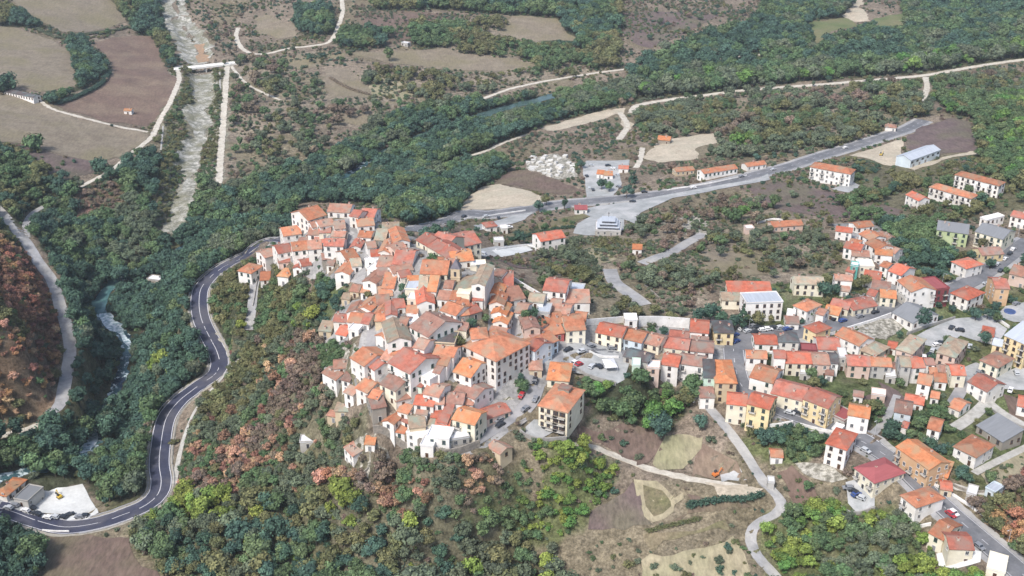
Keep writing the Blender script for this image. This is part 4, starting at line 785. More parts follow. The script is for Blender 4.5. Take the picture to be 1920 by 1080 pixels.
for ln in HT.replace('\n', ';').split(';'):
    a = ln.split(',')
    if a[4] == '1': continue
    opt = a[9] if len(a) > 9 else ''
    # thin houses of this list are one storey lean-tos etc; openings scale with n
    house(*map(float, a[:4]), float(a[4]), float(a[5]), a[6], a[7], a[8], opt)

# ---------------------------------------------------------------- church with its bell tower
root, g = house(884, 534, 909, 536, 19, 3, 'g', 't', 'W', 'n', label='white church with tan tiled nave roof and a dark-spired bell tower', name='church', cat='church', win=False)
e, hl, hd = g['e'], g['hl'], g['hd']
mb = MB(); n = 20
mb.v += [(.9*math.cos(2*math.pi*i/n), -hd-.06, e-1.6+.9*math.sin(2*math.pi*i/n)) for i in range(n)]; mb.f.append(tuple(range(n))); mb.m.append(0)
mb.v += [(1.15*math.cos(2*math.pi*i/n), -hd-.03, e-1.6+1.15*math.sin(2*math.pi*i/n)) for i in range(n)]; mb.f.append(tuple(range(n, 2*n))); mb.m.append(1)
link('rose_window', mb.mesh('rose_window', [GLASS, TRIM[0]]), root)
link('door', door_mesh(1.8, 3, 0), root, (0, -hd, .6), 0)
mb = MB(); mb.prism([(-hl-7.5, -1), (-hl, -1), (-hl, e-1.8), (-hl-7.5, e-4.4)], -hd+2, hd-5, 'y'); link('aisle_wall', mb.mesh('aisle_wall', WM['c']), root)
mb = MB(); mb.prism([(-hl-7.9, e-4.5), (-hl, e-1.76), (-hl, e-1.5), (-hl-7.9, e-4.25)], -hd+1.7, hd-4.7, 'y'); link('aisle_roof', mb.mesh('aisle_roof', RM['t']), root)
mb = MB(); mb.box(-hl-5.6, -hl-.4, -hd-2.6, -hd+1.95, -1, e-3.2); mb.box(-hl-5.75, -hl-.25, -hd-2.75, -hd+1.9, e-3.2, e-2.95); link('chapel', mb.mesh('chapel', WM['c']), root)
tx, ty = -hl-9.3, hd-6
mb = MB(); mb.box(tx-1.9, tx+1.9, ty-1.9, ty+1.9, -1, e+.8); 
for z in (e-3, e+.8): mb.box(tx-2.08, tx+2.08, ty-2.08, ty+2.08, z, z+.25)
tw = link('bell_tower', mb.mesh('bell_tower', WM['e']), root)
mb = MB()
for a in range(4):
    mb = MB(); ca, sa = round(math.cos(a*math.pi/2)), round(math.sin(a*math.pi/2)); x = tx+ca*1.92; y = ty+sa*1.92
    mb.box(x-(.03 if ca else .5), x+(.03 if ca else .5), y-(.03 if sa else .5), y+(.03 if sa else .5), e-2.4, e-.3); link('belfry_opening', mb.mesh('belfry_opening', GLASS), tw)
mb = MB(); q = [(tx-2.1, ty-2.1, e+1.06), (tx+2.1, ty-2.1, e+1.06), (tx+2.1, ty+2.1, e+1.06), (tx-2.1, ty+2.1, e+1.06)]; ap = (tx, ty, e+4.9)
for i in range(4): mb.poly([q[i], q[(i+1) % 4], ap])
mb.poly(q[::-1]); link('spire', mb.mesh('spire', mat('spire_slate', (.12, .115, .14), (.17, .16, .18), 1)), tw)

# ---------------------------------------------------------------- other buildings
root, g = house(1708, 301, 1763, 281, 11, 1.9, 'p', 'l', 'b', 'n', label='long industrial shed with a pale metal roof beside the sand lot', name='industrial_shed', cat='shed', win=False)
mb = MB(); hl, hd, e = g['hl'], g['hd'], g['e']
for i in range(6): x = -hl+2+i*(2*hl-4)/5; mb.box(x-1.3, x+1.3, -hd-.06, -hd+.05, e-2.6, e-1.2)
link('window_band', mb.mesh('window_band', GLASS), root)
for i in range(3): link('garage_door', door_mesh(2.2, 2.2, 2), root, (-hl+4+i*7, -hd, max(0.1, e-5.6)), 0)
root, g = house(1674, 586, 1712, 606, 16, 1.3, 'p', 'g', 'W', 'n', label='low white hall with a large blue-grey roof beside the avenue', name='hall', cat='hall', sth=3.2)
root, g = house(1116, 432, 1164, 434, 11, 1, 'f', 'w', 'g', 'n', label='modern grey church with stacked stepped roofs beside the pale plaza', name='modern_church', cat='church', win=True)
hl, hd, e = g['hl'], g['hd'], g['e']
for i in range(3):
    k = 1-.17*(i+1); mb = MB(); z = e+.3+i*1.5; mb.box(-hl*k, hl*k, -hd*k, hd*k, z-.1, z+1.15, 0); mb.prism([(-hd*k-.5, z+1.15), (hd*k+.5, z+1.5), (hd*k+.5, z+1.7), (-hd*k-.5, z+1.35)], -hl*k-.4, hl*k+.4, 'x', 1)
    link('roof_tier', mb.mesh('roof_tier', [mat('tier_glass', (.10, .11, .13), (.2, .2, .22), .8, .5), RM['l']]), root)
mb = MB(); mb.cyl((0, 0, e+6), .12, 3, 6); mb.box(-.6, .6, -.08, .08, e+8, e+8.2); link('cross', mb.mesh('cross', RAIL), root)
# cream apartment block: four-storey front with balcony bands and garages below
root, g = house(1010, 761, 1064, 774, 14, 3.3, 'h', 'o', 'c', 'n', label='cream four-storey apartment block with terracotta roof and garages below', name='apartment_block', cat='apartment block', win=False)
hl, hd, e = g['hl'], g['hd'], g['e']
for s_ in range(3):
    z = e-(s_+1)*3+.8
    for i, x in enumerate((-hl+1.5, -hl+4, -hl+6.5, -hl+9, hl-4.2, hl-1.5)):
        if x < hl: link('window', win_mesh(1.1, 1.5, 1), root, (x, -hd, z), 0)
    for x in (-hl+5.3, hl-3.2): link('balcony', bal_mesh(4.6), root, (x, -hd, z-.7), 0)
    for y in (-hd+3, hd-3): link('window', win_mesh(1.1, 1.5, 1), root, (hl, y, z), math.pi/2)
for i in range(4): link('garage_door', door_mesh(2.2, 2.2, 1), root, (-hl+2.2+i*(2*hl-4.4)/3, -hd, max(e-3.6*3-.1, .2)), 0)
mb = MB(); mb.box(-2.2, 2.2, 1.5, 5.0, e+1.2, e+3.0, 0); mb.box(-2.4, 2.4, 1.3, 5.2, e+3.0, e+3.2, 1); link('roof_terrace', mb.mesh('roof_terrace', [WM['s'], RM['b']]), g['roof'])

# ---------------------------------------------------------------- labels of the houses: look, then where, then rank
LM = [('bell tower', 850, 520), ('orange-roofed palace', 920, 665), ('town piazza', 1120, 680), ('cream apartment block', 1045, 770), ('lone house at the left tip', 458, 512),
      ('large red-roofed hall', 872, 455), ('grey civic building', 1435, 575), ('dark-roofed yellow house', 1357, 625), ('main street junction', 1395, 650), ('blue-grey roofed hall', 1725, 590),
      ('twin tan-roofed halls', 1745, 655), ('yellow apartment block', 1900, 640), ('long cream terrace', 1490, 750), ('maroon-roofed villa', 1645, 885), ('long orange terrace', 1720, 860),
      ('green apartment block', 1795, 425), ('industrial shed', 1722, 290), ('maroon scaffolded building', 1760, 545), ('highway junction', 1150, 385), ('white parking lot', 110, 945),
      ('upper old town end', 600, 400), ('white stepped terraces', 820, 825), ('brown alley roofs', 720, 575), ('wooded gorge', 250, 500), ('narrow orange row', 935, 580),
      ('top left fields', 120, 190), ('corso terrace row', 1240, 640), ('lower main street bend', 1790, 990), ('right-hand old street', 1640, 490), ('tan hillside cottage', 630, 775),
      ('hairpin top bend', 378, 575), ('hairpin middle bend', 408, 680), ('hairpin lower bend', 298, 900), ('gravel torrent end', 330, 430), ('rapids', 222, 625), ('river bend pool', 190, 575), ('left road fork', 48, 430), ('left road bend', 130, 640),
      ('torrent bridge', 385, 125), ('farm track', 1180, 870), ('ploughed triangle', 1160, 960), ('pale oval field', 1240, 940), ('footpath bend', 1460, 930), ('bottom left field', 180, 1040), ('orange hillside tree', 605, 905), ('bottom edge', 700, 1060), ('lower channel', 330, 850), ('path below the left tip', 468, 620), ('right frame edge', 1900, 250)]
ORD = ['nearest', 'second nearest', 'third nearest', 'fourth nearest', 'fifth nearest', 'sixth nearest', 'seventh nearest', 'eighth nearest', 'ninth nearest', 'tenth nearest', 'eleventh nearest', 'twelfth nearest', 'thirteenth nearest', 'fourteenth nearest', 'fifteenth nearest', 'sixteenth nearest', 'seventeenth nearest', 'eighteenth nearest', 'nineteenth nearest', 'twentieth nearest']
SHAPE = {'p': 'gabled', 'g': 'gable-fronted', 'h': 'hipped', 's': 'lean-to', 'f': 'flat'}
seen = {}
def near(px, py, k=0):
    l = sorted(LM, key=lambda l: (l[1]-px)**2+(1.6*(l[2]-py))**2)[k]; dx, dy = px-l[1], py-l[2]; d = math.hypot(dx, 1.6*dy)
    if d < 12: rel = 'at'
    elif abs(dx) > 2.2*abs(dy): rel = 'right of' if dx > 0 else 'left of'
    elif abs(dy) > 1.2*abs(dx): rel = 'before' if dy > 0 else 'behind'
    else: rel = ('front right of' if dx > 0 else 'front left of') if dy > 0 else ('back right of' if dx > 0 else 'back left of')
    return rel, l[0], d
for h in HOUSES:
    if h['label']: continue
    big = 'small ' if h['L']*h['D'] < 50 else ('long ' if h['L'] > 18 else ''); st = {1: 'low', 2: 'two-storey', 3: 'three-storey', 4: 'four-storey'}[max(1, int(round(h['n'])))]
    rel, l, h['d'] = near(h['px'], h['py']); rf = SHAPE[h['rt']]
    h['base'] = f"{big}{WN[h['wc']]} {st} house, {rf} {RN[h['rc']]} roof, {rel} the {l}"
    if len(h['base'].split()) > 14: h['base'] = f"{WN[h['wc']]} {st} house, {rf} {RN[h['rc']].split()[-1]} roof, {rel} the {l}"
    seen.setdefault(h['base'], []).append(h)
for k, v in seen.items():
    v.sort(key=lambda h: h['d'])
    for i, h in enumerate(v): h['label'] = k if len(v) == 1 else k.replace(', '+k.split(', ')[-1], ', '+ORD[i].replace(' nearest', '')+', '+k.split(', ')[-1])
for h in HOUSES: tag(h['o'], h['label'], h['cat'], 'houses of the hill town' if h['cat'] == 'house' else None)
# ---------------------------------------------------------------- trees and shrubs
LC = {'dark': (.054, .098, .074), 'green': (.085, .13, .066), 'olive': (.125, .13, .065), 'sage': (.10, .125, .085), 'lime': (.16, .21, .055), 'bright': (.10, .18, .055), 'rust': (.20, .115, .085), 'orange': (.29, .16, .095), 'peach': (.35, .225, .155), 'brown': (.165, .13, .105)}
LN = {'dark': 'dark green', 'green': 'mid green', 'olive': 'olive green', 'sage': 'grey-green', 'lime': 'yellow-green', 'bright': 'bright green', 'rust': 'rust-red', 'orange': 'orange', 'peach': 'pale orange', 'brown': 'brown'}
def leafmat(k):
    m = bpy.data.materials.new('leaves_'+LN[k].replace(' ', '_').replace('-', '_')); m.use_nodes = True; t = m.node_tree; L = t.links; b = t.nodes['Principled BSDF']; b.inputs['Roughness'].default_value = .85; b.inputs['Specular IOR Level'].default_value = .12
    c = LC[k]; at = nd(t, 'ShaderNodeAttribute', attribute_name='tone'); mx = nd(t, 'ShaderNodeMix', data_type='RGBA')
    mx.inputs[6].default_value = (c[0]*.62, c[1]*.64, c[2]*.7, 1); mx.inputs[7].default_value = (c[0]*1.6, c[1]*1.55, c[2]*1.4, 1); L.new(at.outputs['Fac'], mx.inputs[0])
    oi = nd(t, 'ShaderNodeObjectInfo'); hs = nd(t, 'ShaderNodeHueSaturation')
    a = nd(t, 'ShaderNodeMapRange'); a.inputs[3].default_value = .475; a.inputs[4].default_value = .525; L.new(oi.outputs['Random'], a.inputs[0]); L.new(a.outputs[0], hs.inputs['Hue'])
    w = nd(t, 'ShaderNodeMath', operation='MULTIPLY'); w.inputs[1].default_value = 37.7; L.new(oi.outputs['Random'], w.inputs[0]); f = nd(t, 'ShaderNodeMath', operation='FRACT'); L.new(w.outputs[0], f.inputs[0])
    v = nd(t, 'ShaderNodeMapRange'); v.inputs[3].default_value = .78; v.inputs[4].default_value = 1.32; L.new(f.outputs[0], v.inputs[0]); L.new(v.outputs[0], hs.inputs['Value'])
    L.new(mx.outputs[2], hs.inputs['Color']); L.new(hs.outputs[0], b.inputs['Base Color']); return m
LMAT = {k: leafmat(k) for k in LC}
BARK = mat('bark', (.10, .08, .06), (.06, .05, .04), 3, 1)
def crown_data(seed, shape):
    r = np.random.default_rng(seed); V = []; F = []; T = []
    cfg = {'round': (15, .40, .34, .62, .17, 520, .052), 'tall': (14, .24, .42, .55, .13, 460, .046), 'bush': (11, .55, .42, .42, .24, 360, .075), 'poplar': (14, .13, .44, .52, .09, 420, .036), 'cone': (16, .15, .47, .5, .075, 480, .036)}[shape]
    nl, rx, rz, zc, lr, nleaf, ls = cfg
    lum = []
    for i in range(nl):
        while True:
            p = r.uniform(-1, 1, 3)
            if .35 < np.linalg.norm(p) < 1: break
        k = 1.0
        if shape == 'cone': k = max(.12, 1-(p[2]+1)/2)*1.3
        if shape in ('round', 'tall'): k = 1.0 if p[2] > -.3 else .8
        c = np.array((p[0]*rx*k, p[1]*rx*k, zc+p[2]*rz*(.72 if shape != 'cone' else .95))); lum.append((c, lr*r.uniform(.7, 1.25)*(k if shape == 'cone' else 1), r.uniform(-.28, .28)))
    ico = []
    bm = bmesh.new(); bmesh.ops.create_icosphere(bm, subdivisions=1, radius=1); iv = [np.array(v.co) for v in bm.verts]; jf = [[v.index for v in f.verts] for f in bm.faces]; bm.free()
    for c, rr, tb in lum:
        k0 = len(V)
        for v in iv: V.append(c+v*rr*.82*r.uniform(.75, 1.15))
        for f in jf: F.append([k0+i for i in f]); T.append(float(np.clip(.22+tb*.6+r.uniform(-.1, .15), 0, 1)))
    for i in range(nleaf):
        c, rr, tb = lum[r.integers(nl)]; d = r.normal(size=3); d /= np.linalg.norm(d); d[2] = abs(d[2])*.9+.05 if r.random() < .7 else d[2]; d /= np.linalg.norm(d)
        p = c+d*rr*r.uniform(.8, 1.25); nrm = d+r.normal(size=3)*.45; nrm /= np.linalg.norm(nrm)
        a = np.cross(nrm, (0.3, .2, 1)); a /= np.linalg.norm(a)+1e-9; b = np.cross(nrm, a); an = r.uniform(0, 6.28); a, b = a*math.cos(an)+b*math.sin(an), b*math.cos(an)-a*math.sin(an)
        s1, s2 = ls*r.uniform(.6, 1.3), ls*r.uniform(.5, 1.0); k0 = len(V)
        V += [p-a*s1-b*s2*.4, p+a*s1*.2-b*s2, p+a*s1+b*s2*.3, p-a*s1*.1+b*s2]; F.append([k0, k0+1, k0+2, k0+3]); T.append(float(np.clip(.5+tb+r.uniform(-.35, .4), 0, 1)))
    return V, F, T
def trunk_data(seed, shape):
    r = random.Random(seed); mb = MB()
    h = {'round': .5, 'tall': .6, 'bush': .2, 'poplar': .7, 'cone': .6}[shape]; w = .028 if shape != 'bush' else .02
    mb.cyl((0, 0, -.12), w*1.15, h*.5+.12, 7, r2=w*.8); mb.cyl((0, 0, h*.5), w*.8, h*.5, 6, r2=w*.3)
    for i in range(3):
        a = r.uniform(0, 6.28); l = .2 if shape in ('round', 'bush') else .09; z0 = h*(.4+.15*i); k = len(mb.v)
        x1, y1, z1 = l*math.cos(a), l*math.sin(a), z0+l*.9
        for (x, y, z, rr) in ((0, 0, z0, w*.5), (x1, y1, z1, w*.2)):
            for j in range(4): b = j*math.pi/2; mb.v.append((x+rr*math.cos(b), y+rr*math.sin(b), z))
        for j in range(4): mb.f.append((k+j, k+(j+1) % 4, k+4+(j+1) % 4, k+4+j)); mb.m.append(0)
    return mb
def mesh_from(name, V, F, T, mats, mi=None):
    me = bpy.data.meshes.new(name); me.from_pydata([tuple(v) for v in V], [], F)
    for m_ in mats: me.materials.append(m_)
    a = me.attributes.new('tone', 'FLOAT', 'FACE'); a.data.foreach_set('value', T)
    if mi: me.polygons.foreach_set('material_index', mi)
    return me
SHP = {'round': 4, 'tall': 3, 'bush': 4, 'poplar': 2, 'cone': 2}
CD = {(s_, i): crown_data(100+13*i+len(s_)*7, s_) for s_, n in SHP.items() for i in range(n)}
TD = {(s_, i): trunk_data(i+5, s_) for s_, n in SHP.items() for i in range(n)}
TRUNK = {k: v.mesh('trunk', BARK) for k, v in TD.items()}
CM = {}
def crown_mesh(s_, i, col):
    k = (s_, i, col)
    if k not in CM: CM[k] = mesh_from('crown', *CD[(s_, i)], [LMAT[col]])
    return CM[k]
# gather candidates
AUT = ('rust', 'orange', 'peach', 'brown')
T_ALL = []   # x,y,h,shape,variant,colour,zone
def okview(x, y, z, h, wide, strict=True):
    fr = ((0, .9), (-.3, .65), (.3, .65), (0, .4)) if strict else ((0, .7),)
    for dx, f in fr:
        X, Y, _ = project((x+dx*wide*h, y, z+f*h)); i, j = int(X/2), int(Y/2)
        if 0 <= i < PW and 0 <= j < PH and OPEN[j, i]: return False
    return True
zid = lambda x, y: next((i for i, z in enumerate(ZONES) if inpoly(x, y, z['W'])), -1)
ZB = [(min(p[0] for p in z['W']), max(p[0] for p in z['W']), min(p[1] for p in z['W']), max(p[1] for p in z['W'])) for z in ZONES]
def scatter(zi, sp, prob, kind):
    z = ZONES[zi]; x0, x1, y0, y1 = ZB[zi]; x0, x1, y0, y1 = max(x0, -900), min(x1, 900), max(y0, 160), min(y1, 1700)
    gx, gy = np.meshgrid(np.arange(x0, x1, sp), np.arange(y0, y1, sp)); gx = gx.ravel()+rng.uniform(-.45, .45, gx.size)*sp; gy = gy.ravel()+rng.uniform(-.45, .45, gy.size)*sp
    clump = vnoise(gx, gy, 18, 21+(kind == 'bush')); th = prob if prob > .8 else prob*(.25+1.5*(clump > .5))
    k = inpoly(gx, gy, z['W']) & (rng.random(gx.size) < th)
    for j in range(zi): 
        if ZB[j][0] < x1 and ZB[j][1] > x0 and ZB[j][2] < y1 and ZB[j][3] > y0: k &= ~inpoly(gx, gy, ZONES[j]['W'])
    gx, gy = gx[k], gy[k]; gz = hgt(gx, gy); X, Y, dep = project(np.stack((gx, gy, gz+4), -1))
    k = (X > -500) & (X < 2500) & (Y > -60) & (Y < 1180); gx, gy, gz, X, Y, dep = gx[k], gy[k], gz[k], X[k], Y[k], dep[k]
    ii = (gx-KX0).astype(int); jj = (gy-KY0).astype(int); ins = (ii >= 0) & (ii < KN) & (jj >= 0) & (jj < KN)
    bad = np.zeros(len(gx), bool); bad[ins] = KEEP[jj[ins], ii[ins]]
    for x, y, zz, d in zip(gx[~bad], gy[~bad], gz[~bad], dep[~bad]):
        lo, hi = z['sz']
        if kind == 'tree':
            h = random.uniform(lo, hi)*random.choice((.6, .8, 1, 1, 1.15, 1.35)); shp = random.choice(('round', 'round', 'round', 'tall')); 
            if z['name'] in ('farwood',) and random.random() < .35: shp = 'tall'
            if h < 4.4 and random.random() < .5: shp = 'bush'
        else: h = random.uniform(.7, 1.9)*random.choice((.8, 1, 1.5)) if d < 700 else random.uniform(1.2, 2.8); shp = 'bush'
        if not okview(x, y, zz, h, .9, kind == 'tree'):
            h *= .5
            if kind == 'bush' or h < 2 or not okview(x, y, zz, h, .9, False): continue
        pal = z['pal']; t_ = .65*float(vnoise(np.array(x), np.array(y), 30, 33))+.35*float(vnoise(np.array(x), np.array(y), 12, 34)); col = pal[int(min(max(t_*1.7-.35+random.uniform(-.12, .12), 0), .999)*len(pal))] if random.random() < .85 else random.choice(pal)
        if kind == 'bush' and random.random() < .4: col = random.choice(('olive', 'brown', 'green', 'sage', 'sage'))
        if shp == 'bush' and kind == 'tree': h *= .85
        T_ALL.append((x, y, float(zz), h, shp, random.randrange(SHP[shp]), col, zi, d, 'shrub' if kind == 'bush' else ('autumn_tree' if col in AUT else 'broadleaf_tree')))
for zi, z in enumerate(ZONES):
    lo, hi = z['sz']; scatter(zi, .52*(lo+hi)/2+.3, z['td'], 'tree')
    scatter(zi, 2.7 if z['name'] not in ('farscrub', 'scrubtop') else 4.5, z['sd'], 'bush')
# sparse shrubs over the remaining ground
ZONES.append(dict(name='rest', td=.03, sd=.18, sz=(3.5, 6), pal=['olive', 'green', 'dark', 'brown', 'sage', 'sage'], gt='base', where='on the open ground', W=[(-600, 170), (600, 170), (650, 1500), (-650, 1500)])); ZB.append((-600, 600, 170, 1500))
scatter(len(ZONES)-1, 6, .07, 'tree'); scatter(len(ZONES)-1, 3.8, .42, 'bush')
# ---- trees the photograph shows one by one: base px, height, shape, colour, label
HAND = """65,281,13,bush,green,lone round green tree in the tan field at the left
8,172,17,bush,dark,dark tree at the left edge beside the white farm building
190,322,11,bush,dark,dark round tree at the corner of the tan field beside the white track
1390,622,15,cone,dark,tall narrow dark cypress beside the grey civic building
1376,620,8,round,dark,dark tree just left of the tall cypress
1420,612,7,round,olive,yellow-olive tree in front of the grey civic building
1726,616,10,round,dark,dark grey-green tree in front of the blue-grey roofed hall
1308,612,9,round,dark,leftmost dark tree left of the civic building forecourt
1330,606,10,round,dark,tallest dark tree behind the yellow house with dark roof
1352,612,7,round,dark,small dark tree behind the yellow house with dark roof
1400,610,5,round,green,small round tree on the civic building lawn
1182,358,14,cone,dark,dark conifer beside the two small orange roofs near the highway
1189,345,13,cone,dark,dark conifer behind its pair near the highway plaza
1175,372,9,round,dark,low dark tree at the foot of the highway conifers
1128,356,8,round,dark,dark tree in front of the two small orange roofs
1142,360,7,round,green,green tree right of the dark one below the small orange roofs
1370,275,11,poplar,bright,first bright green poplar beside the pale track
1384,280,14,tall,bright,tallest bright green tree of the clump near the pale track
1400,276,13,tall,bright,bright green tree on the right of the clump near the pale track
1415,281,11,round,green,round green tree ending the bright clump near the pale track
1395,290,9,round,bright,low bright tree in front of the bright clump
292,700,9,round,lime,left yellow-green tree in the gorge wood beside the hairpin road
306,690,10,round,lime,tallest yellow-green tree in the gorge wood beside the hairpin road
322,712,8,tall,lime,right yellow-green tree in the gorge wood beside the hairpin road
604,915,9,round,peach,large pale orange tree on the slope below the old town
618,905,7,round,orange,smaller orange tree touching the large pale orange one
1312,808,7,round,dark,round dark tree beside the footpath below the garden wood
1240,826,10,round,dark,big dark tree at the front edge of the garden wood
1692,345,9,round,olive,big grey-olive tree in front of the pale industrial shed
1676,340,7,round,olive,smaller grey-olive tree left of the one before the industrial shed
1828,602,6,round,dark,dark tree in the row behind the car park, left end
1850,600,6,round,dark,middle dark tree of the row behind the car park
1868,606,5,round,green,small green tree right end of the row behind the car park
1845,648,7,round,dark,dark tree beside the small red-hipped house in the car park
1775,648,5,round,green,small grey-green tree between the twin tan-roofed halls
1520,715,6,round,green,round tree behind the long cream terrace near its left end
1540,725,5,round,dark,dark tree behind the long cream terrace
985,602,5,round,green,left green tree in the triangular garden right of the narrow orange row
1000,600,6,round,dark,dark tree in the triangular garden right of the narrow orange row
1012,612,4,bush,dark,low dark tree at the tip of the triangular garden
885,618,5,round,dark,dark tree behind the orange-roofed palace
910,606,4,round,green,small green tree in the courtyard behind the palace
860,655,6,round,olive,olive tree at the back left corner of the palace
1245,632,5,round,dark,dark tree behind the terrace row on the corso
1222,625,4,bush,green,green shrub tree behind the terrace row on the corso
1205,632,4,bush,olive,olive shrub tree by the white retaining wall
800,452,7,round,dark,left dark tree above the large red-roofed hall
818,448,9,tall,dark,tall dark tree above the large red-roofed hall
845,436,7,round,dark,round dark tree behind the red-roofed hall near the highway
835,447,6,round,dark,dark tree in the middle of the group behind the red-roofed hall
812,500,6,round,green,green tree between the diagonal roofs behind the church
825,508,5,round,dark,dark tree between the diagonal roofs behind the church
755,552,5,round,dark,dark tree in the walled garden left of the white flat roof
760,565,4,bush,dark,dark shrub in the walled garden left of the white flat roof
690,562,4,round,olive,olive tree under the white gable wall in the old town
1510,600,6,round,green,green tree at the corner of the avenue
1565,555,6,round,dark,dark tree right of the long tan-roofed house
1543,560,9,round,dark,tall dark tree beside the long tan-roofed house
1620,540,7,round,olive,olive tree beside the row of old roofs
1605,545,6,round,olive,smaller olive tree beside the row of old roofs
1820,490,6,round,dark,dark tree beside the red-hipped house
1855,505,6,round,dark,dark tree between red-hipped house and avenue
1838,470,7,round,olive,olive tree in front of the green apartment block
1010,398,9,tall,dark,dark tree at the highway verge above the sand lot
1058,392,10,poplar,dark,dark poplar beside the maroon-roofed kiosk
1024,385,7,round,olive,olive tree on the sand lot edge
1450,392,9,round,green,round green tree above the orange-roofed bungalow
1375,420,10,round,green,green tree group left of the orange-roofed bungalow
1390,412,9,round,bright,bright green tree left of the orange-roofed bungalow
1360,412,8,round,green,left tree of the group near the orange-roofed bungalow
730,115,15,tall,green,slim green tree in the fields at the top
1500,100,14,round,dark,dark tree beside the green meadow
"""
BUSY = []
for ln in HAND.strip().split('\n'):
    a = ln.split(',', 5); x, y, z = unproj(float(a[0]), float(a[1])); kn = {'cone': 'conifer', 'poplar': 'poplar_tree'}.get(a[3], 'autumn_tree' if a[4] in AUT else 'broadleaf_tree')
    e_ = empty(kn, (x, y, z), random.uniform(0, 6.28)); h = float(a[2]); v_ = random.randrange(SHP[a[3]]); e_.scale = (h, h, h)
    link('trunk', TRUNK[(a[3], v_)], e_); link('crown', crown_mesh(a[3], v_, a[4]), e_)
    tag(e_, a[5], 'tree'); BUSY.append((x, y, h*.3))
BUSY = np.array(BUSY)
T_ALL = [t_ for t_ in T_ALL if np.all(np.hypot(BUSY[:, 0]-t_[0], BUSY[:, 1]-t_[1]) > BUSY[:, 2]+1)]
cap = {'broadleaf_tree': 300-62, 'autumn_tree': 300, 'shrub': 300}
def onscreen(t_):
    X, Y, _ = project((t_[0], t_[1], t_[2]+t_[3]*.5)); return 0 < X < 1920 and 0 < Y < 1080
REST = {}; TL = {}
for kn, c_ in cap.items():
    L_ = sorted([t_ for t_ in T_ALL if t_[9] == kn], key=lambda t_: -(t_[3]/t_[8]) if onscreen(t_) else 0)
    for t_ in L_[:c_]:
        x, y, z, h, s_, v_, col, zi, d, _ = t_; where = ZONES[zi]['where']; size = ('tall ' if h > 7 else 'low ' if h < 4 else 'mid-sized ') if kn != 'shrub' else ''
        X, Y, _ = project((x, y, z+h/2)); rel, l, dd = near(float(X), float(Y))
        if kn == 'shrub':
            o = link('shrub', crown_mesh(s_, v_, col), None, (x, y, z), random.uniform(0, 6.28)); o.scale = (h*1.2, h*1.2, h)
            tag(o, None, 'shrub', 'shrubs '+where); base = f'{LN[col]} shrub {where}'
        else:
            o = empty(kn, (x, y, z), random.uniform(0, 6.28)); sx = h*random.uniform(.92, 1.15); o.scale = (sx, sx*random.uniform(.9, 1.1), h)
            link('trunk', TRUNK[(s_, v_)], o); link('crown', crown_mesh(s_, v_, col), o)
            tag(o, None, 'tree', 'trees '+where); base = f'{size}{LN[col]} {"bushy " if s_ == "bush" else "slender " if s_ == "tall" else "rounded "}tree {where}'
        full = base + f', {rel} the {l}'
        if len(full.split()) > 14: full = base.replace('mid-sized ', '').replace('rounded ', '')+f', {rel} the {l}'
        if len(full.split()) > 14: full = base.split(' tree')[0]+f' tree, {rel} the {l}' if kn != 'shrub' else f'{LN[col]} shrub, {rel} the {l}'
        TL.setdefault(full, []).append((dd, o))
    REST[kn] = L_[c_:]
for k, v in TL.items():
    v.sort(key=lambda q: q[0])
    for i, (dd, o) in enumerate(v): o['label'] = k if len(v) == 1 else k.replace(', ', ', '+(ORD[min(i, 19)].replace(' nearest', '') if i < 20 else 'outer')+', ', 1)
# ---- the remaining vegetation: one scattered object per kind
protos = bpy.data.collections.new('foliage_kinds'); PI_ = {}
for (s_, i), (V, F, T) in CD.items():
    if s_ in ('poplar', 'cone'): continue
    for col in LC:
        tr = TD[(s_, i)]; k0 = len(V); V2 = list(V)+[np.array(v) for v in tr.v]; F2 = list(F)+[[k0+q for q in f] for f in tr.f]
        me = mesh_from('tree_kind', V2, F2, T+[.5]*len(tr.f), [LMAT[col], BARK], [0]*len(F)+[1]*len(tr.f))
        o = bpy.data.objects.new('tree_kind_%03d' % len(PI_), me); protos.objects.link(o); PI_[(s_, i, col)] = len(PI_)
ng = bpy.data.node_groups.new('scatter_foliage', 'GeometryNodeTree'); ng.interface.new_socket('Geometry', in_out='INPUT', socket_type='NodeSocketGeometry'); ng.interface.new_socket('Geometry', in_out='OUTPUT', socket_type='NodeSocketGeometry')
gi = nd(ng, 'NodeGroupInput'); go = nd(ng, 'NodeGroupOutput'); ci = nd(ng, 'GeometryNodeCollectionInfo'); ci.inputs['Collection'].default_value = protos; ci.inputs['Separate Children'].default_value = True; ci.inputs['Reset Children'].default_value = True
ip = nd(ng, 'GeometryNodeInstanceOnPoints'); ip.inputs['Pick Instance'].default_value = True
def na_(n, ty): a = nd(ng, 'GeometryNodeInputNamedAttribute'); a.data_type = ty; a.inputs['Name'].default_value = n; return a.outputs['Attribute']
mp_ = nd(ng, 'GeometryNodeMeshToPoints'); ng.links.new(gi.outputs[0], mp_.inputs[0]); ng.links.new(mp_.outputs[0], ip.inputs['Points'])
ng.links.new(ci.outputs[0], ip.inputs['Instance']); ng.links.new(na_('k', 'INT'), ip.inputs['Instance Index']); ng.links.new(na_('rot', 'FLOAT_VECTOR'), ip.inputs['Rotation']); ng.links.new(na_('scl', 'FLOAT_VECTOR'), ip.inputs['Scale'])
ng.links.new(ip.outputs[0], go.inputs[0])
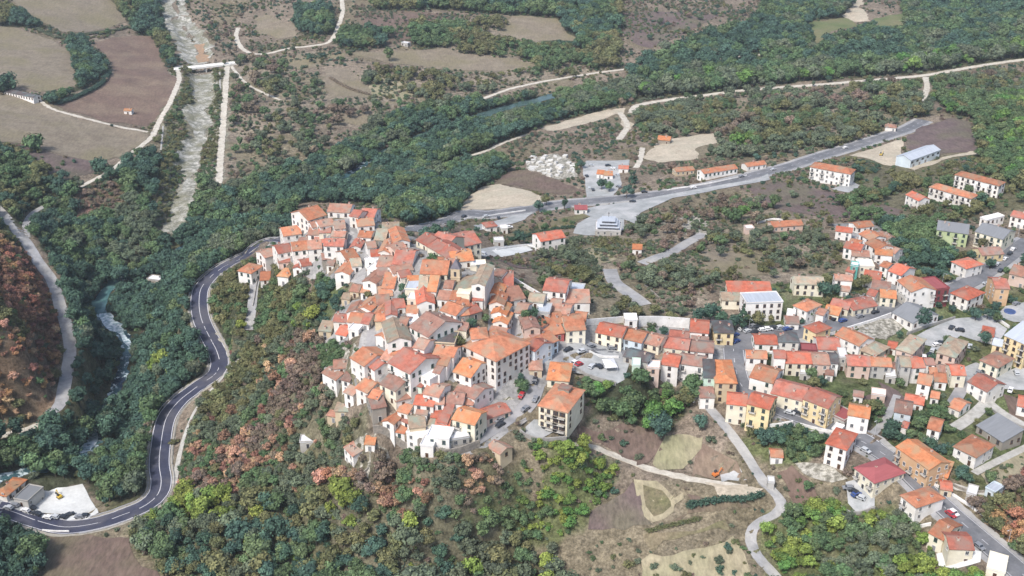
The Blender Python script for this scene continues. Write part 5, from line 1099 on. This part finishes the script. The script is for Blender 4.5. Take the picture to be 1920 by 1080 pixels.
def stuff(name, L_, label, cat):
    if not L_: return
    me = bpy.data.meshes.new(name); n = len(L_); me.vertices.add(n); me.vertices.foreach_set('co', np.array([t_[:3] for t_ in L_], np.float32).ravel())
    a = me.attributes.new('k', 'INT', 'POINT'); a.data.foreach_set('value', np.array([PI_[t_[4], t_[5], t_[6]] for t_ in L_], np.int32))
    rr = np.zeros((n, 3), np.float32); rr[:, 2] = rng.uniform(0, 6.28, n); a = me.attributes.new('rot', 'FLOAT_VECTOR', 'POINT'); a.data.foreach_set('vector', rr.ravel())
    hh = np.array([t_[3] for t_ in L_], np.float32); w_ = hh*rng.uniform(.95, 1.25, n); a = me.attributes.new('scl', 'FLOAT_VECTOR', 'POINT'); a.data.foreach_set('vector', np.stack((w_, w_, hh), 1).astype(np.float32).ravel())
    o = link(name, me); md = o.modifiers.new('scatter', 'NODES'); md.node_group = ng; tag(o, label, cat, kind='stuff')
stuff('woodland', REST['broadleaf_tree'], 'green woods covering the valley, the gorge and the slopes', 'woodland')
stuff('autumn_wood', REST['autumn_tree'], 'rust and orange autumn trees farther off on the slopes', 'woodland')
stuff('scrub', REST['shrub'], 'low scrub covering the slopes and open ground', 'scrub')
print('TREES', {k: len(v) for k, v in REST.items()}, 'houses', len(HOUSES), 'objects', len(bpy.data.objects))
# ---------------------------------------------------------------- torrent bridge
P1 = unproj(333, 131); P2 = unproj(436, 121); zt = max(P1[2], P2[2])+.5; c = (P1+P2)/2; L_ = float(np.linalg.norm((P2-P1)[:2])); rz = math.atan2(P2[1]-P1[1], P2[0]-P1[0])
WHT = mat('bridge_concrete', (.8, .79, .76), (.68, .67, .63), .5, .9)
root = empty('bridge', (c[0], c[1], zt-5), rz); tag(root, 'long white concrete bridge crossing the gravel torrent', 'bridge')
mb = MB(); mb.box(-L_/2-3, L_/2+3, -4.2, 4.2, 4.3, 5); link('deck', mb.mesh('deck', WHT), root)
for s_ in (-1, 1):
    mb = MB(); mb.box(-L_/2-3, L_/2+3, s_*4.05-.17, s_*4.05+.17, 5.0, 6.0); link('parapet', mb.mesh('parapet', WHT), root)
    mb = MB(); mb.box(s_*(L_/2-1)-2, s_*(L_/2-1)+2, -3.9, 3.9, -1.5, 4.3); link('abutment', mb.mesh('abutment', WHT), root)
mb = MB(); mb.box(-.6, .6, -2.8, 2.8, -1.5, 4.3); link('pier', mb.mesh('pier', WHT), root)
# ---------------------------------------------------------------- walls and guard rails
def wallrun(name, pts, h, t, m, label, cat='wall', group=None, lift=0.0, off=0.0, L=None):
    L = make_line(pts, 2.5, 1) if L is None else L
    N = offs(L); mb = MB(); x0, y0 = L[0, :2]; zb = float(hgt(x0, y0))
    prof = []
    for i in range(len(L)):
        x, y = L[i, 0]+N[i, 0]*off, L[i, 1]+N[i, 1]*off; z = float(hgt(x, y)); a = N[i]*t/2
        prof.append([(x+a[0]-x0, y+a[1]-y0, z-.6-zb+lift), (x-a[0]-x0, y-a[1]-y0, z-.6-zb+lift), (x-a[0]-x0, y-a[1]-y0, z+h-zb), (x+a[0]-x0, y+a[1]-y0, z+h-zb)])
    for i in range(len(prof)-1):
        a, b = prof[i], prof[i+1]
        for k in range(4): mb.poly([a[k], a[(k+1) % 4], b[(k+1) % 4], b[k]])
    mb.poly(prof[0]); mb.poly(prof[-1])
    o = link(name, mb.mesh(name, m), None, (x0, y0, zb)); tag(o, label, cat, group); return o
WP = mat('wall_pale_render', (.78, .77, .75), (.6, .59, .57), .4, .95); WG = mat('wall_grey_concrete', (.36, .35, .33), (.26, .25, .24), .4, .95); WS = mat('wall_dry_stone', (.32, .29, .25), (.18, .165, .15), .9, 1)
WL = [("1197,612 1240,612 1292,616", 5.0, WP, 'tall white retaining wall behind the corso terrace row'), ("1092,611 1130,608 1172,604", 3.0, WP, 'white boundary wall left of the small white block on the corso'),
 ("924,508 950,520 985,540 1028,565", 1.8, WP, 'long white parapet wall running down behind the narrow orange row'), ("1588,619 1630,606 1670,592", 1.6, WP, 'white wall in front of the rubble heap beside the avenue'),
 ("1700,628 1745,612 1790,598", 1.4, WG, 'grey wall along the upper edge of the car park'), ("1845,590 1868,600 1892,616", 1.4, WP, 'pale wall at the right corner of the car park'),
 ("1486,796 1465,800 1440,803", 1.8, WP, 'curved white wall beside the yellow four-storey house'), ("1500,798 1530,806 1560,812", 1.2, WP, 'low white wall along the main street bank'),
 ("1075,690 1100,706 1130,716 1155,722", 1.6, WG, 'grey parapet around the lower edge of the piazza'), ("1105,661 1160,672", 1.2, WP, 'white wall between street and piazza'),
 ("975,812 1010,828 1062,826", 1.8, WG, 'grey retaining wall of the apartment block yard'), ("700,812 760,842 830,856 900,838", 3.2, WS, 'stone retaining wall under the lowest old town terraces'),
 ("1300,756 1312,744 1322,752", 1.4, WP, 'white wall at the top of the footpath'), ("1560,940 1595,965 1640,955", 1.3, WG, 'grey wall around the villa parking'), ("1680,978 1700,992 1745,985", 1.3, WP, 'white garden wall before the orange-roofed villa'),
 ("1740,905 1790,932 1850,972", 1.1, WP, 'white wall along the right side of the main street'), ("1860,770 1885,788 1925,806", 1.0, WG, 'low grey wall beside the right-hand lane'), ("1770,905 1830,925 1890,912", 1.1, WS, 'stone wall behind the small pale blue shed'),
 ("930,470 990,462 1005,470", 1.2, WP, 'white wall at the back of the white yard'), ("870,412 930,404 985,396", 1.0, WP, 'pale wall along the highway below the sand lot'), ("1250,358 1330,345 1400,330", .9, WP, 'pale verge wall before the orange roadside houses'),
 ("476,490 486,500 480,540 474,575", 1.0, WG, 'grey wall beside the lane at the left tip of town'), ("830,395 860,380 880,362", .8, WS, 'stone wall by the sand lot and riverside wood'), ("455,1000 400,1004", .8, WS, 'stone wall at the roadside field'), ("1420,420 1450,412 1475,416", 1.0, WP, 'pink-white wall leading to the orange-roofed bungalow'),
 ("1208,535 1236,560", .8, WS, 'stone wall beside the winding hill road'), ("130,998 80,996", .9, WP, 'low pale wall below the roadside parking lot'), ("690,880 672,905 700,915", 1.0, WS, 'curved stone wall on the hillside below the old town')]
for pts, h, m, lab in WL: wallrun('retaining_wall' if h > 1.5 else 'garden_wall', [tuple(map(float, p.split(','))) for p in pts.split()], h, .45, m, lab)
MET = mat('guard_rail_metal', (.5, .5, .53), (.4, .4, .42), 1, .5)
HL = ROADS['hairpin']['L']; hw = ROADS['hairpin']['w']
def rail(L, off, label):
    N = offs(L); x0, y0, z0 = L[0]; z0 = float(hgt(x0, y0)); root = empty('guard_rail', (x0, y0, z0)); tag(root, label, 'guard rail', 'guard rails of the hairpin road')
    mb = MB(); pb = MB()
    for i in range(len(L)-1):
        a = L[i, :2]+N[i]*off; b = L[i+1, :2]+N[i+1]*off; za = float(hgt(*a))-z0; zb = float(hgt(*b))-z0; a = a-(x0, y0); b = b-(x0, y0)
        q = [(*a, za+.55), (*b, zb+.55), (*b, zb+.95), (*a, za+.95)]; n_ = N[i]*.06; mb.poly(q); mb.poly([(x+n_[0], y+n_[1], z) for x, y, z in q])
        mb.poly([q[3], q[2], (q[2][0]+n_[0], q[2][1]+n_[1], q[2][2]), (q[3][0]+n_[0], q[3][1]+n_[1], q[3][2])])
        if i % 2 == 0: pb.box(a[0]-.07, a[0]+.07, a[1]-.07, a[1]+.07, za-.2, za+.9)
    link('rail', mb.mesh('rail', MET), root); link('post', pb.mesh('post', MET), root).__setitem__('kind', 'stuff')
n_ = len(HL); rail(HL[int(n_*.1):int(n_*.46)], -hw/2-.8, 'steel guard rail on the gorge side of the upper hairpin bends'); rail(HL[int(n_*.1):int(n_*.46)], hw/2+.8, 'steel guard rail on the town side of the upper hairpin bends')
rail(HL[int(n_*.5):int(n_*.84)], -hw/2-.8, 'steel guard rail on the gorge side of the lower hairpin road'); rail(HL[int(n_*.5):int(n_*.84)], hw/2+.8, 'steel guard rail on the hill side of the lower hairpin road')
# ---------------------------------------------------------------- cars
def paint(n, c): return mat('paint_'+n, c, tuple(x*.9 for x in c), 1, .35, spec=.5)
CPAINT = {'white': paint('white', (.75, .75, .75)), 'grey': paint('grey', (.22, .23, .25)), 'dark': paint('dark', (.03, .035, .045)), 'blue': paint('blue', (.04, .08, .25)), 'red': paint('red', (.42, .04, .05)), 'silver': paint('silver', (.48, .5, .52))}
TYRE = mat('tyre', (.02, .02, .02), None, 3); LAMP = mat('lamp_lens', (.7, .7, .65), None, 2, .2); CM2 = {}
def carmeshes(col, van):
    k = (col, van)
    if k in CM2: return CM2[k]
    l, w = (2.5, .95) if van else (2.1, .87); hb, ht = (1.05, 2.1) if van else (.88, 1.45)
    mb = MB()
    if van: mb.prism([(-l, .35), (l, .35), (l, 1.15), (l-.55, 1.3), (l-1.0, ht), (-l, ht)], -w, w, 'y')
    else: mb.prism([(-l, .38), (l, .38), (l, .78), (l-.95, .92), (l-1.55, ht), (-l+.75, ht), (-l+.15, .98), (-l, .9)], -w, w, 'y')
    body = mb.mesh('body', CPAINT[col])
    g = MB(); s0, s1 = (l-1.9, l-1.05) if van else (-l+.75, l-1.5)
    for s_ in (-1, 1): g.box(s0, s1, s_*w-.015, s_*w+.015, hb+.05, ht-.15)
    g.poly([(l-.98 if not van else l-.53, -w+.12, hb+.1 if not van else 1.36), (l-.98 if not van else l-.53, w-.12, hb+.1 if not van else 1.36), (l-1.5 if not van else l-.96, w-.12, ht-.04), (l-1.5 if not van else l-.96, -w+.12, ht-.04)])
    if not van: g.poly([(-l+.14, -w+.12, 1.02), (-l+.14, w-.12, 1.02), (-l+.7, w-.12, ht-.06), (-l+.7, -w+.12, ht-.06)])
    gl = g.mesh('window', GLASS); wb = MB(); wb.cyl((0, -.1, .33), .33, .2, 12, 'y'); wh = wb.mesh('wheel', TYRE)
    hb_ = MB(); hb_.box(-.03, .05, -.16, .16, -.08, .08); CM2[k] = (body, gl, wh, hb_.mesh('headlight', LAMP), l, w); return CM2[k]
CNAME = {'white': 'white', 'grey': 'dark grey', 'dark': 'black', 'blue': 'blue', 'red': 'red', 'silver': 'silver'}
CARS = """main junction forecourt;1392,620,w;1402,624,s;1416,626,d;1430,622,w;1440,620,w;1452,617,d;1463,617,s;1476,620,b;1484,618,g;1378,631,b;1380,643,b;1413,614,g;1424,617,d
avenue;1544,616,g;1566,601,d;1580,604,b;1612,596,g;1640,588,d;1700,572,g;1860,502,d;1870,498,s;1884,488,w;1893,478,d;1899,470,w;1876,510,d;1850,535,s
car park;1784,617,d;1799,622,d;1756,649,w;1762,646,d;1743,668,d;1748,660,s;1732,672,w;1818,652,s
apartment block yard;1031,803,wv;1020,799,d;1050,801,d
lower old town street;1003,717,d;1004,752,g;938,800,d;936,791,g;985,770,g;978,745,r;880,824,s
piazza;1065,659,d;1108,652,g;1084,687,r;1076,684,w;1110,690,s;1122,690,d;1141,690,s;1148,656,g;1090,662,s
villa parking;1605,930,b;1600,925,d;1612,936,s;1590,918,g
main street;1495,776,d;1510,774,g;1622,848,s;1782,968,r;1787,965,w;1835,1028,g;1480,777,s
roadside parking lot;118,972,d;103,972,s;131,968,d;150,972,g;158,970,d;60,955,d;48,960,w;16,955,s;28,950,g;70,966,d;90,973,w
highway;870,408,d;935,411,d;1186,380,d;1585,279,w;1450,320,s;1208,362,d;1300,354,w;1390,333,g;912,408,s
yard by the highway;1100,332,d;1108,312,s;1150,318,w;1158,330,s;1140,312,d;1105,355,s;1112,358,d;955,428,w;1160,352,g
hairpin road yard;905,478,s;890,476,g
riverside track;932,292,b;940,295,w;936,296,s
right-hand yard;1845,697,d;1833,702,g;1868,640,g;1880,662,d;1905,702,s;1894,735,w;1893,566,d;1905,572,g"""
KC = {'w': 'white', 's': 'silver', 'd': 'dark', 'b': 'blue', 'g': 'grey', 'r': 'red'}; cs = {}
for ln in CARS.split('\n'):
    a = ln.split(';'); place = a[0]
    for q in a[1:]:
        x_, y_, k_ = q.split(','); x, y, z = unproj(float(x_), float(y_)); col = KC[k_[0]]; van = k_.endswith('v')
        best, ang = 1e9, random.uniform(0, 3.14)
        for r_ in ROADS.values():
            d_ = np.hypot(r_['L'][:, 0]-x, r_['L'][:, 1]-y); i = int(d_.argmin())
            if d_[i] < best: best = d_[i]; i2 = min(i+1, len(r_['L'])-1); i1 = max(i2-1, 0); v_ = r_['L'][i2]-r_['L'][i1]; ang = math.atan2(v_[1], v_[0]) if d_[i] < 7 else ang
        bm_, gl, wh, hl_, l, w = carmeshes(col, van); lift = .36 if best < 6 else .3
        root = empty('parked_van' if van else 'parked_car', (x, y, float(hgt(x, y))+lift), ang)
        link('body', bm_, root); link('window', gl, root)
        for sx in (-1, 1):
            for sy in (-1, 1): link('wheel', wh, root, (sx*(l-.8), sy*(w-.05), 0))
            link('headlight', hl_, root, (l, sx*(w-.25), .68))
        tag(root, None, 'van' if van else 'car', 'cars parked at the '+place); cs.setdefault((CNAME[col], place, van), []).append((float(x_), root))
for (cn, place, van), v in cs.items():
    v.sort(key=lambda q: q[0]); od = ['leftmost', 'second', 'third', 'fourth', 'fifth', 'sixth']
    for i, (x_, o) in enumerate(v): o['label'] = f"{cn} {'van' if van else 'car'} at the {place}" + ('' if len(v) == 1 else f", {od[i]} {cn} one from the left" if i else ', leftmost '+cn+' one')
# ---------------------------------------------------------------- diggers
def digger(px, py, rz, key, c, label):
    x, y, z = unproj(px, py); root = empty('excavator', (x, y, float(hgt(x, y))+.2), rz); tag(root, label, 'excavator'); root.scale = (.75,)*3; m = paint('digger_'+key, c)
    for s_ in (-1, 1):
        mb = MB(); mb.prism([(-1.7, .3), (-1.4, 0), (1.4, 0), (1.7, .3), (1.4, .75), (-1.4, .75)], s_*1.0-.25, s_*1.0+.25, 'y'); link('track', mb.mesh('track', TYRE), root)
    mb = MB(); mb.box(-1.8, 1.1, -1.15, 1.15, .8, 1.7); mb.box(-1.9, -1.1, -1.0, 1.0, 1.7, 2.0); link('body', mb.mesh('body', m), root)
    mb = MB(); mb.prism([(-.4, 1.7), (1.1, 1.7), (.9, 2.9), (-.4, 2.9)], .2, 1.1, 'y'); link('cab', mb.mesh('cab', [GLASS]), root)
    mb = MB(); mb.prism([(.9, 1.3), (1.3, 1.2), (3.4, 3.6), (3.2, 4.0), (2.9, 3.8)], -.55, -.2, 'y'); mb.prism([(3.1, 3.9), (3.5, 3.8), (5.0, 1.3), (4.75, 1.2)], -.52, -.23, 'y'); arm = link('arm', mb.mesh('arm', m), root)
    mb = MB(); mb.prism([(4.7, 1.3), (5.2, 1.2), (5.3, .5), (4.5, .3), (4.3, .8)], -.8, .05, 'y'); link('bucket', mb.mesh('bucket', RAIL), arm)
digger(112, 934, 2.4, 'yellow', (.62, .42, .04), 'yellow excavator standing on the white parking lot')
digger(1342, 893, .6, 'orange', (.65, .2, .05), 'orange excavator on the sandy patch beside the farm track')
digger(1652, 292, 1.0, 'ochre', (.5, .36, .08), 'yellow excavator on the sand lot left of the industrial shed')
# ---------------------------------------------------------------- piazza marquee, pools, stone blocks, lamps
x, y, z = unproj(1143, 692); root = empty('market_tent', (x, y, z+.2), .15); tag(root, 'white square market tent on the right of the piazza', 'tent')
CV = mat('canvas_white', (.82, .82, .84), None, 1); mb = MB(); q = [(-2.4, -3.4, 2.6), (2.4, -3.4, 2.6), (2.4, 3.4, 2.6), (-2.4, 3.4, 2.6)]
for i in range(4): mb.poly([q[i], q[(i+1) % 4], (0, 0, 3.8)]); a, b = q[i], q[(i+1) % 4]; mb.poly([a, b, (b[0], b[1], 2.25), (a[0], a[1], 2.25)])
link('canopy', mb.mesh('canopy', CV), root)
for sx in (-1, 1):
    for sy in (-1, 1): mb = MB(); mb.cyl((sx*2.3, sy*3.3, 0), .07, 2.6, 6); link('pole', mb.mesh('pole', MET), root)
def pool(px, py, r, label, c):
    x, y, z = unproj(px, py); root = empty('pool', (x, y, z+.25)); tag(root, label, 'pool'); mb = MB(); n = 24
    mb.cyl((0, 0, -.3), r, .9, n); link('rim', mb.mesh('rim', paint('pool_rim_'+label.split()[1], tuple(min(1, v*1.5) for v in c))), root)
    mb = MB(); mb.v = [((r-.25)*math.cos(6.2832*i/n), (r-.25)*math.sin(6.2832*i/n), .604) for i in range(n)]; mb.f = [tuple(range(n))]; mb.m = [0]; link('water', mb.mesh('water', mat('pool_water_'+label.split()[1], c, tuple(v*.8 for v in c), .5, .1, spec=.6)), root)
pool(1893, 586, 2.6, 'round blue pool in the pale yard at the right edge', (.05, .08, .2)); pool(1882, 792, 1.6, 'small turquoise pool beside the right-hand lane', (.12, .4, .45))
BL = mat('quarry_stone', (.6, .59, .56), (.45, .44, .41), .8, .95, objrand=.12); bms = []
for k in range(5):
    mb = MB(); r_ = random.Random(k); a, b, h = r_.uniform(1, 2), r_.uniform(.7, 1.3), r_.uniform(.8, 1.5); mb.box(-a, a, -b, b, -.3, h); mb.v = [(x+r_.uniform(-.25, .25), y+r_.uniform(-.25, .25), z+r_.uniform(-.15, .15)) for x, y, z in mb.v]; bms.append(mb.mesh('stone_block', BL))
SB = [(988+random.random()*88, 294+random.random()*38) for _ in range(46)]
for i, (a, b) in enumerate(SB):
    x, y, z = unproj(a, b); o = link('stone_block', random.choice(bms), None, (x, y, z+.3), random.uniform(0, 3)); s_ = random.uniform(.7, 1.5); o.scale = (s_,)*3; tag(o, None, 'stone block', 'stone blocks in the stone yard')
ML = ROADS['main']['L']; k = 0; wh = [float(x) for x in range(30)]
LN_ = {'main': 'main street', 'avenue': 'avenue'}
for rn in ('main', 'avenue'):
    Lr = ROADS[rn]['L']; N = offs(Lr); j = 0
    for i in range(6, len(Lr), 11):
        p = Lr[i, :2]+N[i]*(ROADS[rn]['w']/2+1.2); X, Y, _ = project((p[0], p[1], float(hgt(*p))))
        if not (0 < X < 1920 and 0 < Y < 1080): continue
        j += 1; ang = math.atan2(-N[i, 1], -N[i, 0]); root = empty('street_lamp', (p[0], p[1], float(hgt(*p))), ang); rel, l, dd = near(float(X), float(Y)); tag(root, f'slim grey street lamp number {j} along the {LN_[rn]}, {rel} the {l}'.replace(f'number {j} ', ''), 'street lamp', 'street lamps along the '+LN_[rn])
        if 'lp' not in CACHE:
            mb = MB(); mb.cyl((0, 0, -.3), .09, 7.3, 6, r2=.05); mb2 = MB(); mb2.box(-.04, 1.5, -.04, .04, 6.95, 7.03); mb3 = MB(); mb3.box(1.1, 1.8, -.14, .14, 6.88, 7.0); CACHE['lp'] = (mb.mesh('pole', MET), mb2.mesh('arm', MET), mb3.mesh('lamp_head', MET))
        link('pole', CACHE['lp'][0], root); link('arm', CACHE['lp'][1], root); link('lamp_head', CACHE['lp'][2], root)
# hedges
def hedge(pts, h, w, col, label):
    L = make_line(pts, 1.1, 1); V, F, T = [], [], []; cv, cf, ct = CD[('bush', 0)]; x0, y0, z0 = L[0]
    rr = random.Random(len(pts)*7)
    for x, y, z in L:
        s_ = h*rr.uniform(.8, 1.15); a = rr.uniform(0, 6.28); ca, sa = math.cos(a), math.sin(a); k = len(V); sub = [i for i in range(len(cf)) if rr.random() < .3]
        used = {}
        for i in sub:
            f = []
            for q in cf[i]:
                if q not in used: v = cv[q]; used[q] = len(V); V.append((x-x0+(v[0]*ca-v[1]*sa)*w*1.3, y-y0+(v[0]*sa+v[1]*ca)*w*1.3, z-z0+v[2]*s_*1.1))
                f.append(used[q])
            F.append(f); T.append(ct[i])
    o = link('hedge', mesh_from('hedge', V, F, T, [LMAT[col]]), None, (x0, y0, z0)); tag(o, label, 'hedge')
hedge([(1290, 952), (1330, 945), (1380, 940), (1425, 932)], 2.6, 2.4, 'dark', 'dark hedge along the lower edge of the sandy patch')
hedge([(955, 452), (1000, 441), (1045, 431), (1075, 428)], 2.0, 2.2, 'dark', 'dark clipped hedge behind the red-roofed house by the plaza')
hedge([(1215, 998), (1260, 987), (1310, 975)], 1.5, 1.6, 'olive', 'low olive hedge along the field below the brown plot')
hedge([(110, 196), (150, 182), (190, 160), (206, 138)], 3.5, 3, 'dark', 'thick dark hedge between the tan and the reddish top left fields')
hedge([(620, 148), (650, 165), (690, 178)], 2.2, 2.5, 'brown', 'brown thorn hedge under the small tan field at the top')
hedge([(70, 55), (110, 72), (150, 68), (240, 52)], 2.5, 3, 'sage', 'grey-green hedge between the two uppermost left fields')
hedge([(1395, 800), (1440, 808), (1500, 812)], 1.8, 2, 'green', 'green hedge under the yellow four-storey house')
# loose boulders in the gravel bed: too many to count
mb = MB(); rr = random.Random(3); iv = [(1, 0, 0), (-1, 0, 0), (0, 1, 0), (0, -1, 0), (0, 0, 1), (0, 0, -1)]; fc = [(0, 2, 4), (2, 1, 4), (1, 3, 4), (3, 0, 4), (2, 0, 5), (1, 2, 5), (3, 1, 5), (0, 3, 5)]
NT = offs(TORR)
for _ in range(1500):
    i = rr.randrange(len(TORR)); o_ = rr.gauss(0, 5.5); x = TORR[i, 0]+NT[i, 0]*o_+rr.uniform(-2, 2); y = TORR[i, 1]+NT[i, 1]*o_+rr.uniform(-2, 2); z = float(hgt(x, y))+.15; s_ = rr.uniform(.2, .8); k = len(mb.v)
    for v in iv: j_ = rr.uniform(.6, 1.2)*s_; mb.v.append((x+v[0]*j_, y+v[1]*j_, z+v[2]*j_*.7))
    for f in fc: mb.f.append(tuple(k+q for q in f)); mb.m.append(0)
tag(link('boulders', mb.mesh('boulders', mat('boulder', (.42, .41, .37), (.26, .25, .22), 1.5, 1))), 'loose pale boulders strewn over the gravel torrent bed', 'boulders', kind="stuff")
# ---------------------------------------------------------------- the hazy air
mb = MB(); mb.box(-1650, 1650, -40, 3050, -95, 245)
hz = link('haze', mb.mesh('haze', [])); hz['kind'] = 'stuff'; hz['label'] = 'thin pale blue haze hanging over the whole valley'; hz['category'] = 'haze'
m = bpy.data.materials.new('haze_air'); m.use_nodes = True; t = m.node_tree; t.nodes.clear(); pv = t.nodes.new('ShaderNodeVolumePrincipled'); pv.inputs['Color'].default_value = (.82, .92, 1, 1); pv.inputs['Density'].default_value = .00009; pv.inputs['Anisotropy'].default_value = .2
ot = t.nodes.new('ShaderNodeOutputMaterial'); t.links.new(pv.outputs[0], ot.inputs['Volume']); hz.data.materials.append(m)
bl = [o for o in COL.objects if o.name.startswith('stone_block')]; bl.sort(key=lambda o: (o.location.y, o.location.x)); rows = [bl[i:i+8] for i in range(0, len(bl), 8)]
RW = ['front', 'second', 'third', 'fourth', 'fifth', 'rear']; CI_ = ['leftmost', 'second', 'third', 'fourth', 'fifth', 'sixth', 'seventh', 'eighth']
for r_, row in enumerate(rows):
    for i, o in enumerate(sorted(row, key=lambda o: o.location.x)): tag(o, f'pale stone block, {CI_[i]} from the left in the {RW[min(r_, 5)]} row of the stone yard', 'stone block', 'stone blocks in the stone yard')
